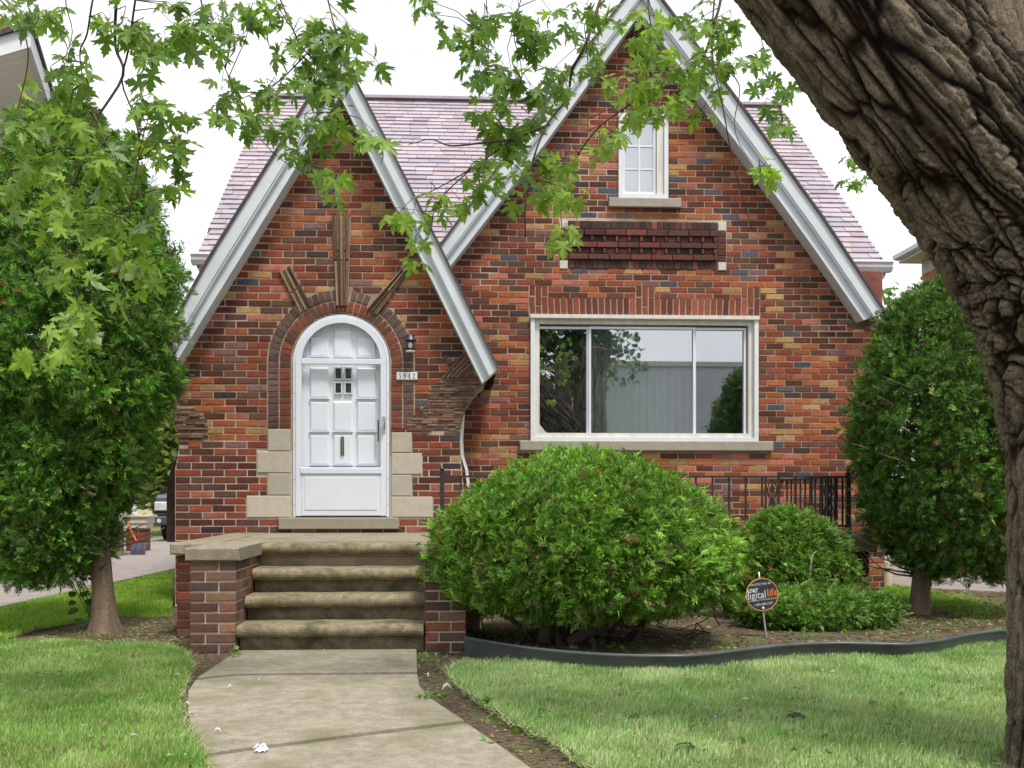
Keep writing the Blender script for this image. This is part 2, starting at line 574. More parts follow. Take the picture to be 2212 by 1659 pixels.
# lawns: raised turf sheets with a ragged cut edge; blades follow later
right_lawn = [(972, 1446), (1000, 1433), (1100, 1430), (1330, 1441), (1480, 1438), (1600, 1424), (1700, 1418), (1850, 1410), (1960, 1402), (2080, 1388), (2180, 1374), (2330, 1362), (2420, 1380), (2480, 1500), (2500, 1800), (1480, 1800), (1290, 1665), (1200, 1600), (1100, 1553), (1020, 1500), (985, 1470)]
left_lawn = [(-320, 1386), (0, 1388), (120, 1386), (200, 1391), (340, 1393), (398, 1408), (412, 1436), (398, 1462), (384, 1492), (388, 1540), (404, 1585), (432, 1625), (452, 1680), (480, 1800), (-420, 1800)]
far_left = [(-320, 1384), (-320, 1330), (0, 1316), (120, 1288), (248, 1262), (372, 1235), (372, 1330), (310, 1334), (250, 1330), (170, 1345), (80, 1360), (0, 1384)]
far_right = [(1905, 1268), (1925, 1266), (2050, 1286), (2190, 1315), (2400, 1360), (2190, 1346), (2100, 1352), (2050, 1330), (1935, 1318)]
LAWNS = []
for nm, pl, z in (('lawn', right_lawn, 0.035), ('lawn', left_lawn, 0.035), ('lawn', far_left, 0.02), ('lawn', far_right, 0.02)):
    w = pxpoly(pl, z)
    LAWNS.append((w, z))
    sheet(nm, w, -0.06, z, M['turf'])

# ------------------------------------------------------------------ the brick house
house = thing('brick_house', 'red brick storybook house with two steep white trimmed gables and an arched white door', 'house', (0, YM, 0))

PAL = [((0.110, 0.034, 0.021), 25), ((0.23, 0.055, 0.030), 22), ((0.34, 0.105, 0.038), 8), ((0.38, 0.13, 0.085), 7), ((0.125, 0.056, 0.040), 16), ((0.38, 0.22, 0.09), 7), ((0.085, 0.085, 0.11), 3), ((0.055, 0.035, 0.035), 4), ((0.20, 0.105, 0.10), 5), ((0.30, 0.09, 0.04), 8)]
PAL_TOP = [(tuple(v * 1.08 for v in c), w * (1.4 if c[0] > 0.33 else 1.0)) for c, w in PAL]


def brick_col(pal=PAL):
    c = R.choices([p[0] for p in pal], [p[1] for p in pal])[0]
    k = R.uniform(0.82, 1.18)
    return tuple(min(0.8, x * k * R.uniform(0.94, 1.06)) for x in c)


def brick_mesh(name, w, h, mat, seed, proud=0.010, depth=0.05):
    """a brick, its face at y=0 towards -Y, arrises worn"""
    r = random.Random(seed)
    ch = 0.0035
    j = lambda a: r.uniform(-a, a)
    a = [(-w / 2, depth, -h / 2), (w / 2, depth, -h / 2), (w / 2, depth, h / 2), (-w / 2, depth, h / 2)]
    b = [(p[0] + j(.001), ch + j(.001), p[2] + j(.001)) for p in a]
    c = [(p[0] * (1 - 2 * ch / w) + j(.0012), j(.0012), p[2] * (1 - 2 * ch / h) + j(.0012)) for p in a]
    fs = [(8, 9, 10, 11)]
    for i in range(4):
        k = (i + 1) % 4
        fs += [(i, k, 4 + k, 4 + i), (4 + i, 4 + k, 8 + k, 8 + i)]
    mb = MB().add(a + b + c, fs)
    return mb.mesh(name, mat, False, False)


BW, BH = 0.2, 0.057
BRICKS = [brick_mesh('brick', BW, BH, M['brick'], s) for s in range(5)]


def put_brick(x, y, z, w, h, col, parent, name='brick', rot=0.0):
    o = bpy.data.objects.new(name, R.choice(BRICKS))
    C.objects.link(o)
    o.location = (x, y + R.uniform(-0.002, 0.002), z)
    o.scale = (w / BW, 1, h / BH)
    o.rotation_euler = (R.uniform(-0.006, 0.006), rot + R.uniform(-0.004, 0.004), R.uniform(-0.008, 0.008))
    o.color = tuple(col) + (1,)
    hook(o, parent)
    return o


def add_brick(mb, x, y, z, w, h, col, rot=0.0):
    ch, d = 0.0035, 0.05
    y += R.uniform(-0.003, 0.003)
    a = [(-w / 2, -h / 2), (w / 2, -h / 2), (w / 2, h / 2), (-w / 2, h / 2)]
    ca, sa = math.cos(rot), math.sin(rot)
    tilt = R.uniform(-0.006, 0.006)
    def P(q, dy, k=1.0):
        qx, qz = q[0] - (ch if q[0] > 0 else -ch) * (k != 1.0), q[1] - (ch if q[1] > 0 else -ch) * (k != 1.0)
        qx += R.uniform(-.001, .001)
        qz += R.uniform(-.001, .001)
        return (x + qx * ca + qz * sa, y + dy + tilt * q[1] / 0.05 * 0.05, z - qx * sa + qz * ca)
    vs = [P(q, d) for q in a] + [P(q, ch) for q in a] + [P(q, 0, 2) for q in a]
    fs = [(8, 9, 10, 11)]
    for i in range(4):
        k = (i + 1) % 4
        fs += [(i, k, 4 + k, 4 + i), (4 + i, 4 + k, 8 + k, 8 + i)]
    mb.add(vs, fs, col)


def cross(poly, z):
    xs = []
    n = len(poly)
    for i in range(n):
        (xa, za), (xb, zb) = poly[i], poly[(i + 1) % n]
        if (za > z) != (zb > z):
            xs.append(xa + (xb - xa) * (z - za) / (zb - za))
    xs.sort()
    return [(xs[i], xs[i + 1]) for i in range(0, len(xs) - 1, 2)]


def minus(ivs, holes):
    for a, b in holes:
        out = []
        for p, q in ivs:
            if b <= p or a >= q: out.append((p, q))
            else:
                if p < a: out.append((p, a))
                if b < q: out.append((b, q))
        ivs = out
    return ivs


def courses(poly, holes, z0, course, pitch, zmax):
    """bricks of a running bond as (x, z, w, h)"""
    out = []
    k = 0
    z = z0
    while z < zmax:
        zm = z + course / 2
        off = (0.5 if k % 2 else 0.0) * pitch + R.uniform(-0.012, 0.012)
        for a, b in minus(cross(poly, zm), holes(zm)):
            if b - a < 0.035: continue
            i = math.floor((a - off) / pitch)
            cuts = [a]
            x = (i + 1) * pitch + off
            while x < b:
                if x - cuts[-1] > 0.05: cuts.append(x)
                x += pitch
            if b - cuts[-1] < 0.045 and len(cuts) > 1: cuts[-1] = b
            else: cuts.append(b)
            for p, q in zip(cuts[:-1], cuts[1:]):
                out.append(((p + q) / 2, zm, q - p - 0.011, course - 0.0125))
        z += course
        k += 1
    return out


def backing(poly, holes, y, z0, z1, step, mat, name, depth=0.14, mi=None):
    mb = MB()
    z = z0
    prev = []
    while z < z1:
        for a, b in minus(cross(poly, z + step / 2), holes(z + step / 2)):
            mb.add([(a, y, z), (b, y, z), (b, y, z + step), (a, y, z + step)], [(0, 1, 2, 3)], None, mi(a, z) if mi else 0)
        z += step
    return mb


def P2(x, y, Y):
    q = at(x, y, Y)
    return (q.x, q.z)


PX = lambda x, y=900: P2(x, y, YP)[0]
PZ = lambda y, x=737: P2(x, y, YP)[1]
MX = lambda x, y=800: P2(x, y, YM)[0]
MZ = lambda y, x=1390: P2(x, y, YM)[1]

# --- porch gable wall
SC = 9.95 / 2203 / (CA - SA * (737 - X0) / F) * 1.0
DCX, DCZ = P2(737, 782, YP)          # centre of the door arch
porch_poly = [P2(*p, YP) for p in [(378, 1312), (378, 1015), (386, 971), (386, 929), (370, 890), (372, 776), (505, 553), (735, 180), (922, 553), (1050, 815), (1046, 832), (1022, 856), (1006, 880), (998, 910), (994, 950), (996, 1000), (1001, 1050), (1001, 1312)]]
R_IN, R_MID, R_OUT = 106 * SC, 132 * SC, 158 * SC


def arch_hole(z, r, zbot):
    if z < zbot: return []
    if z < DCZ: return [(DCX - r, DCX + r)]
    if z < DCZ + r:
        w = math.sqrt(r * r - (z - DCZ) ** 2)
        return [(DCX - w, DCX + w)]
    return []


RINGBOT = PZ(926)
QUOIN = [(578, 628, 927, 975), (555, 628, 975, 1022), (578, 628, 1022, 1070), (532, 628, 1070, 1118), (845, 890, 933, 978), (845, 912, 978, 1025), (845, 890, 1025, 1072), (845, 935, 1072, 1118)]
SILL = (603, 862, 1118, 1143)
rays3 = [[(604, 588), (628, 572), (674, 662), (650, 678)], [(717, 460), (757, 460), (751, 662), (727, 662)], [(868, 580), (884, 586), (815, 682), (790, 668)]]
RAYP = [[P2(*p, YP) for p in r] for r in rays3]
# weathered ragged strips below the right end of the gable and at its left
RAG = [P2(*p, YP) for p in [(962, 768), (1010, 800), (1050, 815), (1046, 832), (1022, 856), (1006, 880), (998, 910), (994, 938), (890, 938), (880, 915), (925, 870), (930, 838), (975, 812)]]
RAGL = [P2(*p, YP) for p in [(370, 890), (388, 880), (420, 882), (445, 905), (450, 945), (400, 962), (386, 960), (386, 929)]]


def porch_holes(z):
    h = list(arch_hole(z, R_OUT, RINGBOT))
    h += arch_hole(z, R_IN, PZ(1132))
    for x0, x1, y0, y1 in QUOIN + [SILL]:
        if PZ(min(y1, 1134)) < z < PZ(y0): h.append((PX(x0), PX(x1)))
    for r in RAYP: h += cross(r, z)
    return h


def rag_holes(z):
    return porch_holes(z) + cross(RAG, z) + cross(RAGL, z)


pw = backing(porch_poly, lambda z: arch_hole(z, R_IN - 0.004, PZ(1132)), YP + 0.0055, -0.06, 5.3, 0.0171, None, None, mi=lambda a, z: 1 if z < PZ(985) + 0.09 * math.sin(a * 9) else 0)
# thickness of the wall and the curved ends
n = len(porch_poly)
for i in range(n):
    (xa, za), (xb, zb) = porch_poly[i], porch_poly[(i + 1) % n]
    pw.add([(xa, YP + 0.009, za), (xb, YP + 0.009, zb), (xb, YP + 0.32, zb), (xa, YP + 0.32, za)], [(0, 1, 2, 3)])
porch_wall = pw.build('porch_wall', [M['mortar'], M['mortar_pale']], house)
pb = courses(porch_poly, rag_holes, LAND - 0.004 - 11 * 0.0683, 0.0683, 0.2186, 5.2)
pb = [b for b in pb if b[1] > LAND - 0.05 or b[0] < PX(470)]
pb.sort(key=lambda b: -(b[2] > 0.19) * 10 + math.hypot(b[0] - DCX - 0.1, (b[1] - 2.6) * 0.8))
field = MB()
for i, (x, z, w, h) in enumerate(pb):
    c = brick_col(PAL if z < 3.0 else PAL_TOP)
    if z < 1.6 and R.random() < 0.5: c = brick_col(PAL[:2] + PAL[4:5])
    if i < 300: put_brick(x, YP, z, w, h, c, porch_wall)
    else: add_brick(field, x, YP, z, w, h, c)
field.build('brickwork', M['brick_field'], porch_wall, 'stuff', fix=False)

# rings of headers round the door, down to the quoins
def ring(r0, r1, n, cols, name):
    da = math.pi / n
    rm, h = (r0 + r1) / 2, r1 - r0 - 0.011
    for i in range(n):
        a = (i + 0.5) * da
        x, z = DCX + rm * math.cos(a), DCZ + rm * math.sin(a)
        if any(in_poly(np.array([(x, z)]), [(p[0], p[1]) for p in rp])[0] for rp in RAYP): continue
        put_brick(x, YP - 0.004, z, rm * da - 0.012, h, brick_col(cols), porch_wall, name, math.pi / 2 - a)
    m = 11
    hz = (DCZ - RINGBOT) / m
    for i in range(m):
        for s in (-1, 1):
            put_brick(DCX + s * rm, YP - 0.004, DCZ - (i + 0.5) * hz, h, hz - 0.012, brick_col(cols), porch_wall, name)


RED = [((0.20, 0.055, 0.035), 3), ((0.14, 0.045, 0.035), 2), ((0.10, 0.05, 0.04), 1)]
PURP = [((0.13, 0.075, 0.07), 3), ((0.11, 0.06, 0.055), 2), ((0.15, 0.09, 0.085), 1)]
ring(R_IN + 0.004, R_MID, 28, RED, 'arch_brick')
ring(R_MID + 0.004, R_OUT - 0.004, 33, PURP, 'arch_brick')


def ragged_strips(poly, parent, Y, n, col0, name, ang=0.0):
    mb = MB()
    xs = [p[0] for p in poly]
    zs = [p[1] for p in poly]
    z = min(zs)
    while z < max(zs):
        h = R.uniform(0.014, 0.032)
        for a, b in cross(poly, z + h / 2):
            x = a - R.uniform(0, 0.02)
            while x < b - 0.02:
                w = min(R.uniform(0.05, 0.16), max(0.03, b - x))
                k = R.uniform(0.65, 1.25)
                c = tuple(v * k for v in R.choice(col0))
                add_brick(mb, x + w / 2, Y - R.uniform(-0.004, 0.012), z + h / 2, w, h * 0.85, c)
                x += w + R.uniform(0, 0.006)
        z += h
    return mb.build(name, M['brick_field'], parent, 'stuff', fix=False)


ROUGH = [(0.19, 0.125, 0.08), (0.155, 0.10, 0.066), (0.22, 0.15, 0.095), (0.135, 0.08, 0.058), (0.18, 0.09, 0.06)]
ragged_strips(RAG, porch_wall, YP, 0, ROUGH, 'rough_stone')
ragged_strips(RAGL, porch_wall, YP, 0, ROUGH, 'rough_stone')
# slanting slips in the upper corner of the ragged patch
for i in range(6):
    a, b = P2(955 + i * 10, 818 - i * 1, YP), P2(1000 + i * 9, 765 + i * 4, YP)
    dx, dz = b[0] - a[0], b[1] - a[1]
    L = math.hypot(dx, dz)
    put_brick((a[0] + b[0]) / 2, YP - 0.014, (a[1] + b[1]) / 2, L, 0.024, R.choice(ROUGH), porch_wall, 'stone_slip', -math.atan2(dz, dx))

# three fans of edge-set slips over the arch
for r in RAYP:
    (ax, az), (bx, bz), (cx, cz), (dx, dz) = r
    for i in range(5):
        t = (i + 0.5) / 5
        p, q = (ax + (bx - ax) * t, az + (bz - az) * t), (dx + (cx - dx) * t, dz + (cz - dz) * t)
        L = math.hypot(p[0] - q[0], p[1] - q[1])
        wdt = (math.hypot(ax - bx, az - bz) + math.hypot(cx - dx, cz - dz)) / 10
        for s in range(2):
            e0, e1 = (0, 0.48 + 0.1 * (i % 2)) if s == 0 else (0.49 + 0.1 * (i % 2), 1)
            mx, mz = q[0] + (p[0] - q[0]) * (e0 + e1) / 2, q[1] + (p[1] - q[1]) * (e0 + e1) / 2
            put_brick(mx, YP - (0.03 if i % 2 == 0 else 0.012), mz, L * (e1 - e0) - 0.004, wdt * (0.62 if i % 2 else 0.72), R.choice([(0.27, 0.18, 0.105), (0.20, 0.13, 0.08), (0.11, 0.07, 0.05), (0.31, 0.22, 0.13)]), porch_wall, 'stone_slip', -math.atan2(p[1] - q[1], p[0] - q[0]))

# limestone quoins and the door sill
for i, (x0, x1, y0, y1) in enumerate(QUOIN):
    mb = MB().cbox(PX(x0) + 0.004, PX(x1) - 0.003, YP - 0.008, YP + 0.1, PZ(y1) + 0.004, PZ(y0) - 0.004, 0.005)
    o = mb.build('quoin_stone', M['stone'], porch_wall)
    k = R.uniform(0.92, 1.08)
    o.color = (0.47 * k, 0.42 * k, 0.345 * k, 1) if x1 - x0 > 50 else (0.40 * k, 0.365 * k, 0.30 * k, 1)
o = MB().cbox(PX(SILL[0]), PX(SILL[1]), YP - 0.05, YP + 0.1, PZ(SILL[3]), PZ(SILL[2]), 0.008).build('door_sill', M['stone'], porch_wall)
o.color = (0.30, 0.27, 0.20, 1)

# --- rake boards
def poly_at(pts, t):
    d = [0]
    for a, b in zip(pts[:-1], pts[1:]): d.append(d[-1] + math.hypot(a[0] - b[0], a[1] - b[1]))
    s = t * d[-1]
    for i in range(len(pts) - 1):
        if s <= d[i + 1] + 1e-9:
            k = (s - d[i]) / (d[i + 1] - d[i])
            return (pts[i][0] + (pts[i + 1][0] - pts[i][0]) * k, pts[i][1] + (pts[i + 1][1] - pts[i][1]) * k)
    return pts[-1]


def rake(outer, inner, Yw, over, parent):
    Yf = Yw - over
    ow, iw = [P2(*p, Yf) for p in outer], [P2(*p, Yf) for p in inner]
    N = 14
    O, I = [poly_at(ow, i / N) for i in range(N + 1)], [poly_at(iw, i / N) for i in range(N + 1)]
    lerp = lambda f: [(o[0] + (q[0] - o[0]) * f, o[1] + (q[1] - o[1]) * f) for o, q in zip(O, I)]

    def strip(f0, f1, y0, y1):
        a, b = lerp(f0), lerp(f1)
        vs = [(p[0], y0, p[1]) for p in a] + [(p[0], y0, p[1]) for p in b] + [(p[0], y1, p[1]) for p in a] + [(p[0], y1, p[1]) for p in b]
        m = N + 1
        fs = []
        for i in range(N):
            fs += [(i, i + 1, m + i + 1, m + i), (2 * m + i, 3 * m + i, 3 * m + i + 1, 2 * m + i + 1), (i, 2 * m + i, 2 * m + i + 1, i + 1), (m + i, m + i + 1, 3 * m + i + 1, 3 * m + i)]
        fs += [(0, m, 3 * m, 2 * m), (N, 2 * m + N, 3 * m + N, m + N)]
        return MB().add(vs, fs)
    fb = strip(0.0, 0.52, Yf, Yw + 0.02).build('rake_board', M['rake'], parent)
    strip(0.52, 0.60, Yf + 0.012, Yw + 0.02).build('bed_molding', M['rake'], fb)
    strip(0.60, 0.92, Yf + 0.05, Yw + 0.02).build('frieze_board', M['rake'], fb)
    strip(0.92, 1.0, Yf + 0.035, Yw + 0.02).build('bead', M['rake'], fb)
    strip(-0.10, 0.0, Yf - 0.025, Yf + 0.25).build('shingle_edge', M['roof_felt'], fb)
    return O, I


PL = rake([(733, 109), (609, 312), (457, 553), (382, 688), (340, 762)], [(733, 203), (518.8, 553), (440, 680), (360, 812)], YP, 0.25, house)
PR = rake([(733, 109), (766, 174), (947, 531), (1074, 797)], [(733, 203), (908, 553), (1042, 826)], YP, 0.25, house)
ML = rake([(1388, -52), (1333, 21), (1191, 209), (950, 535), (925, 568)], [(1386, 22), (1149, 347), (972, 574), (950, 604)], YM, 0.25, house)
MR = rake([(1388, -52), (1576, 198), (1780, 478), (1911, 677)], [(1386, 22), (1434, 92), (1682, 425), (1774, 553), (1868, 690)], YM, 0.25, house)

# gable roofs behind the boards
def gable_roof(edge, y0, y1, name):
    mb = MB()
    e = [edge[0], edge[len(edge) // 2], edge[-1]]
    for a, b in zip(e[:-1], e[1:]):
        vs = [(a[0], y0, a[1]), (b[0], y0, b[1]), (b[0], y1, b[1]), (a[0], y1, a[1])]
        up = [(v[0], v[1], v[2] + 0.05) for v in vs]
        mb.add(vs + up, [(0, 1, 2, 3), (4, 5, 6, 7), (0, 1, 5, 4), (1, 2, 6, 5), (2, 3, 7, 6), (3, 0, 4, 7)])
    return mb.build(name, M['roof_felt'], house)


gable_roof(PL[0], YP - 0.2, 13.9, 'porch_roof')
gable_roof(PR[0], YP - 0.2, 13.9, 'porch_roof')
gable_roof(ML[0], YM - 0.2, 15.5, 'gable_roof')
gable_roof(MR[0], YM - 0.2, 15.5, 'gable_roof')

# --- main roof with shingles
EY, EZ, RY, RZ, RX0, RX1 = 11.9, 3.83, 15.9, 7.22, -3.06, 5.02
mb = MB()
vs = [(RX0, EY, EZ), (RX1, EY, EZ), (RX1, RY, RZ), (RX0, RY, RZ), (RX0, 2 * RY - EY, EZ), (RX1, 2 * RY - EY, EZ)]
dn = [(v[0], v[1], v[2] - 0.14) for v in vs]
mb.add(vs + dn, [(0, 1, 2, 3), (3, 2, 5, 4), (6, 7, 8, 9), (9, 8, 11, 10), (0, 1, 7, 6), (4, 5, 11, 10), (0, 3, 9, 6), (3, 4, 10, 9), (1, 2, 8, 7), (2, 5, 11, 8)])
roof = mb.build('main_roof', M['roof_felt'], house)
SL = math.hypot(RY - EY, RZ - EZ)
su, sv = (RY - EY) / SL, (RZ - EZ) / SL
nrm = Vector((0, -sv, su))
SHC = [(0.37, 0.325, 0.365), (0.39, 0.325, 0.345), (0.355, 0.325, 0.38), (0.41, 0.335, 0.35), (0.35, 0.305, 0.345), (0.39, 0.35, 0.39)]
EXPO = 0.14
rot = Matrix(((1, 0, 0), (0, su, -sv), (0, sv, su))).to_4x4()


def shingle_shape(mb_or_none, w):
    L, t = 0.19, 0.019
    j = 0.0
    vs = [(-w / 2, 0, 0.004), (w / 2, 0, 0.004), (w / 2, L, -0.006), (-w / 2, L, -0.006), (-w / 2, 0, t + 0.004), (w / 2, 0, t + 0.004), (w / 2, L, 0.002), (-w / 2, L, 0.002)]
    fs = [(4, 5, 6, 7), (0, 1, 5, 4), (1, 2, 6, 5), (3, 0, 4, 7)]
    return vs, fs


shm = MB().add(*shingle_shape(None, 1.0)).mesh('shingle', M['shingle'])
shl = []
row = 0
s = 0.0
while s < SL - 0.05:
    x = RX0 - R.uniform(0, 0.26)
    while x < RX1:
        w = R.uniform(0.22, 0.29)
        a, b = max(x, RX0), min(x + w, RX1)
        if b - a > 0.04:
            shl.append(((a + b) / 2, s, b - a - 0.005))
        x += w
    s += EXPO
    row += 1


def sh_visible(x, s):
    p = Vector((x, EY + su * s, EZ + sv * s))
    d = p - Vector((0, 0, H))
    u = (d.x * CA - d.y * SA) / (d.x * SA + d.y * CA) * F + X0
    v = HZ - d.z / (d.x * SA + d.y * CA) * F
    inside = lambda px, py, q: in_poly(np.array([(px, py)]), q)[0]
    if inside(u, v, [(733, 109), (1090, 830), (330, 780)]): return False
    if inside(u, v, [(1388, -52), (1920, 690), (930, 570)]): return False
    if u > 1700 and v < 400 and (u - 1590) * 640 > v * 485 + 20000: return False
    return True


vis = [q for q in shl if sh_visible(q[0], q[1])]
vis.sort(key=lambda q: q[1])
solo = set(vis[:300])
fld = MB()
for q in shl:
    x, s, w = q
    k = R.uniform(0.86, 1.14)
    c = tuple(v * k for v in R.choice(SHC))
    if q in solo:
        o = link('shingle', shm, roof)
        o.matrix_basis = Matrix.Translation((x, EY + su * s - 0.02 * su, EZ + sv * s - 0.02 * sv)) @ rot @ Matrix.Rotation(R.uniform(-.006, .006), 4, 'Z') @ Matrix.Diagonal((w, 1, R.uniform(0.8, 1.3), 1))
        o.color = c + (1,)
    else:
        vs, fs = shingle_shape(None, w)
        mt = Matrix.Translation((x, EY + su * s - 0.02 * su, EZ + sv * s - 0.02 * sv)) @ rot
        fld.add([mt @ Vector(v) for v in vs], fs, c)
fld.build('shingle_field', M['shingle_field'], roof, 'stuff')
MB().box(RX0, RX1, RY - 0.12, RY + 0.12, RZ - 0.01, RZ + 0.03, (0.40, 0.345, 0.38)).build('ridge_cap', M['shingle_field'], roof)
# eaves gutter with its return at each end
def gutter(x0, x1):
    prof = [(EY - 0.14, EZ + 0.02), (EY - 0.145, EZ - 0.005), (EY - 0.12, EZ - 0.03), (EY - 0.125, EZ - 0.06), (EY - 0.09, EZ - 0.11), (EY - 0.01, EZ - 0.11), (EY - 0.01, EZ + 0.0)]
    n = len(prof)
    vs = [(x0, p[0], p[1]) for p in prof] + [(x1, p[0], p[1]) for p in prof]
    MB().add(vs, [(i, i + 1, n + i + 1, n + i) for i in range(n - 1)] + [tuple(range(n)), tuple(range(2 * n - 1, n - 1, -1))]).build('gutter', M['white_metal'], house)


gutter(4.45, 5.06)
gutter(-3.1, -2.2)
# soffit and the frieze under the right eave
MB().box(4.3, 5.0, EY - 0.02, EY + 0.5, EZ - 0.17, EZ - 0.12).build('soffit', M['old_white'], house)
MB().box(-3.04, -2.3, EY - 0.02, EY + 0.5, EZ - 0.17, EZ - 0.12).build('soffit', M['old_white'], house)

# --- main gable wall
main_poly = [P2(*p, YM) for p in [(940, 1300), (940, 620), (985, 568), (1160, 342), (1388, 10), (1440, 84), (1690, 420), (1782, 547), (1880, 690), (1897, 700), (1893, 900), (1903, 1050), (1910, 1120), (1912, 1300)]]
WIN = (1146, 1637, 681, 955)
ATT = (1336, 1443, 246, 430)
PAN = (1208, 1569, 478, 584)
LIN = (1143, 1642, 616, 681)


def rect(q):
    return (MX((q[0])), MX(q[1]), MZ(q[3]), MZ(q[2]))


RW, RA, RP, RL = rect(WIN), rect(ATT), rect(PAN), rect(LIN)
RSILL, RASILL = rect((1122, 1668, 953, 974)), rect((1314, 1470, 430, 450))
KICK = [P2(*p, YM) for p in [(1826, 700), (1858, 668), (1890, 690), (1897, 700), (1896, 716), (1850, 712)]]
LOW = MZ(642)
SWD = (RL[1] - RL[0]) / 37


def hz(z, r):
    return [(r[0], r[1])] if r[2] < z < r[3] else []


def main_holes(z):
    h = hz(z, RW) + hz(z, RA) + hz(z, RP) + hz(z, RSILL) + hz(z, RASILL) + cross(KICK, z)
    if RL[2] <= z < LOW: h.append((RL[0], RL[1]))
    if LOW <= z < RL[3]: h += [(RL[0], RL[0] + 3 * SWD), ((RL[0] + RL[1]) / 2 - 1.5 * SWD, (RL[0] + RL[1]) / 2 + 1.5 * SWD), (RL[1] - 3 * SWD, RL[1])]
    return h


mw = backing(main_poly, lambda z: hz(z, RW) + hz(z, RA), YM + 0.0055, -0.05, 7.0, 0.017, None, None)
n = len(main_poly)
for i in range(n):
    (xa, za), (xb, zb) = main_poly[i], main_poly[(i + 1) % n]
    mw.add([(xa, YM + 0.009, za), (xb, YM + 0.009, zb), (xb, YM + 0.3, zb), (xa, YM + 0.3, za)], [(0, 1, 2, 3)])
main_wall = mw.build('main_wall', M['mortar'], house)
field = MB()
for x, z, w, h in courses(main_poly, main_holes, -0.03, 0.0688, 0.2005, 6.95):
    add_brick(field, x, YM, z, w, h, brick_col(PAL_TOP))
field.build('brickwork', M['brick_field'], main_wall, 'stuff', fix=False)
ragged_strips(KICK, main_wall, YM, 0, ROUGH, 'rough_stone')

# soldier lintel over the window
SOL = [((0.23, 0.06, 0.035), 4), ((0.17, 0.05, 0.035), 3), ((0.29, 0.085, 0.05), 2), ((0.13, 0.04, 0.035), 2)]
bz0, bz1, tz = RL[2], LOW, RL[3]
xs0, xs1 = RL[0], RL[1]
ns = 37
sw = (xs1 - xs0) / ns
for i in range(ns):
    x = xs0 + (i + 0.5) * sw
    lean = (x - (xs0 + xs1) / 2) / (xs1 - xs0) * 0.12
    px = X0
    tall = i in (1, ns - 2) or i == 18
    half = i in (0, 2, 17, 19, ns - 1, ns - 3)
    if tall:
        zs = [(bz0 + (bz1 - bz0) * 0.5, tz), (bz0, bz0 + (bz1 - bz0) * 0.47)]
    elif half:
        zs = [(bz0, bz1), (bz1 + 0.004, tz)]
    else:
        zs = [(bz0, bz1)]
    for a, b in zs:
        put_brick(x, YM - 0.001, (a + b) / 2, b - a - 0.014, sw - 0.015, brick_col(SOL), main_wall, 'soldier_brick', math.pi / 2 + (lean if b <= bz1 + 0.001 else 0))

# dark ornamental brick panel
px0, px1, pz0, pz1 = RP
ph = pz1 - pz0
DK = [((0.075, 0.04, 0.033), 4), ((0.11, 0.045, 0.036), 2), ((0.05, 0.032, 0.03), 3), ((0.20, 0.075, 0.05), 1)]
DR = [((0.15, 0.048, 0.036), 4), ((0.10, 0.04, 0.034), 3)]
bl = MX(1230) - MX(1211)
rows = [(0.83, 1.0, 'h'), (0.69, 0.82, 's'), (0.57, 0.68, 'd'), (0.445, 0.56, 's'), (0.325, 0.435, 'd'), (0.20, 0.315, 's'), (0.02, 0.19, 'h')]
for a, b, k in rows:
    z, h = pz0 + ph * (a + b) / 2, ph * (b - a) - 0.006
    x0, x1 = px0 + bl + 0.01, px1 - bl - 0.01
    stepw = {'h': 0.066, 's': 0.235, 'd': 0.138}[k]
    x = x0 + (R.uniform(-0.2, 0) if k == 's' else 0)
    while x < x1:
        p, q = max(x, x0), min(x + stepw, x1)
        if q - p > 0.03:
            if k == 'd':
                put_brick((p + q) / 2 - 0.01, YM - 0.001, z, q - p - 0.05, h, brick_col(DK), main_wall, 'panel_brick')
                put_brick(q - 0.018, YM - 0.03, z, 0.026, h, brick_col(DR), main_wall, 'panel_brick')
            else:
                put_brick((p + q) / 2, YM - (0.034 if k == 's' else 0.006), z, q - p - 0.009, h, brick_col(DR if k == 's' else DK), main_wall, 'panel_brick')
        x += stepw
for sx in (px0 + bl / 2, px1 - bl / 2):
    for k in range(5):
        put_brick(sx, YM - 0.006, pz0 + ph * (0.25 + 0.125 * k), bl - 0.006, ph * 0.125 - 0.009, brick_col(DR), main_wall, 'panel_brick')
    for zc in (0.095, 0.905):
        o = MB().cbox(sx - bl / 2 + .004, sx + bl / 2 - .004, YM - 0.012, YM + 0.05, pz0 + ph * zc - 0.045, pz0 + ph * zc + 0.045, 0.005).build('corner_stone', M['stone'], main_wall)
        o.color = (0.55, 0.51, 0.43, 1)
MB().box(px0 + bl, px1 - bl, YM + 0.002, YM + 0.005, pz0 + 0.005, pz1 - 0.005).build('panel_ground', pm('dark mortar', (0.09, 0.065, 0.05), (0.06, 0.045, 0.038), 12, 0.95), main_wall)
for r in (RSILL, RASILL):
    o = MB().cbox(r[0], r[1], YM - 0.055, YM + 0.1, r[2], r[3], 0.008).build('window_sill', M['stone'], main_wall)
    o.color = (0.33, 0.30, 0.25, 1)

# vertical slips near the top of the main gable
for i in range(5):
    x = MX(1369 + i * 8)
    put_brick(x, YM - 0.02, (MZ(62) + MZ(190)) / 2 + R.uniform(-.05, .05), MZ(70) - MZ(190), 0.03, R.choice(ROUGH), main_wall, 'stone_slip', math.pi / 2)

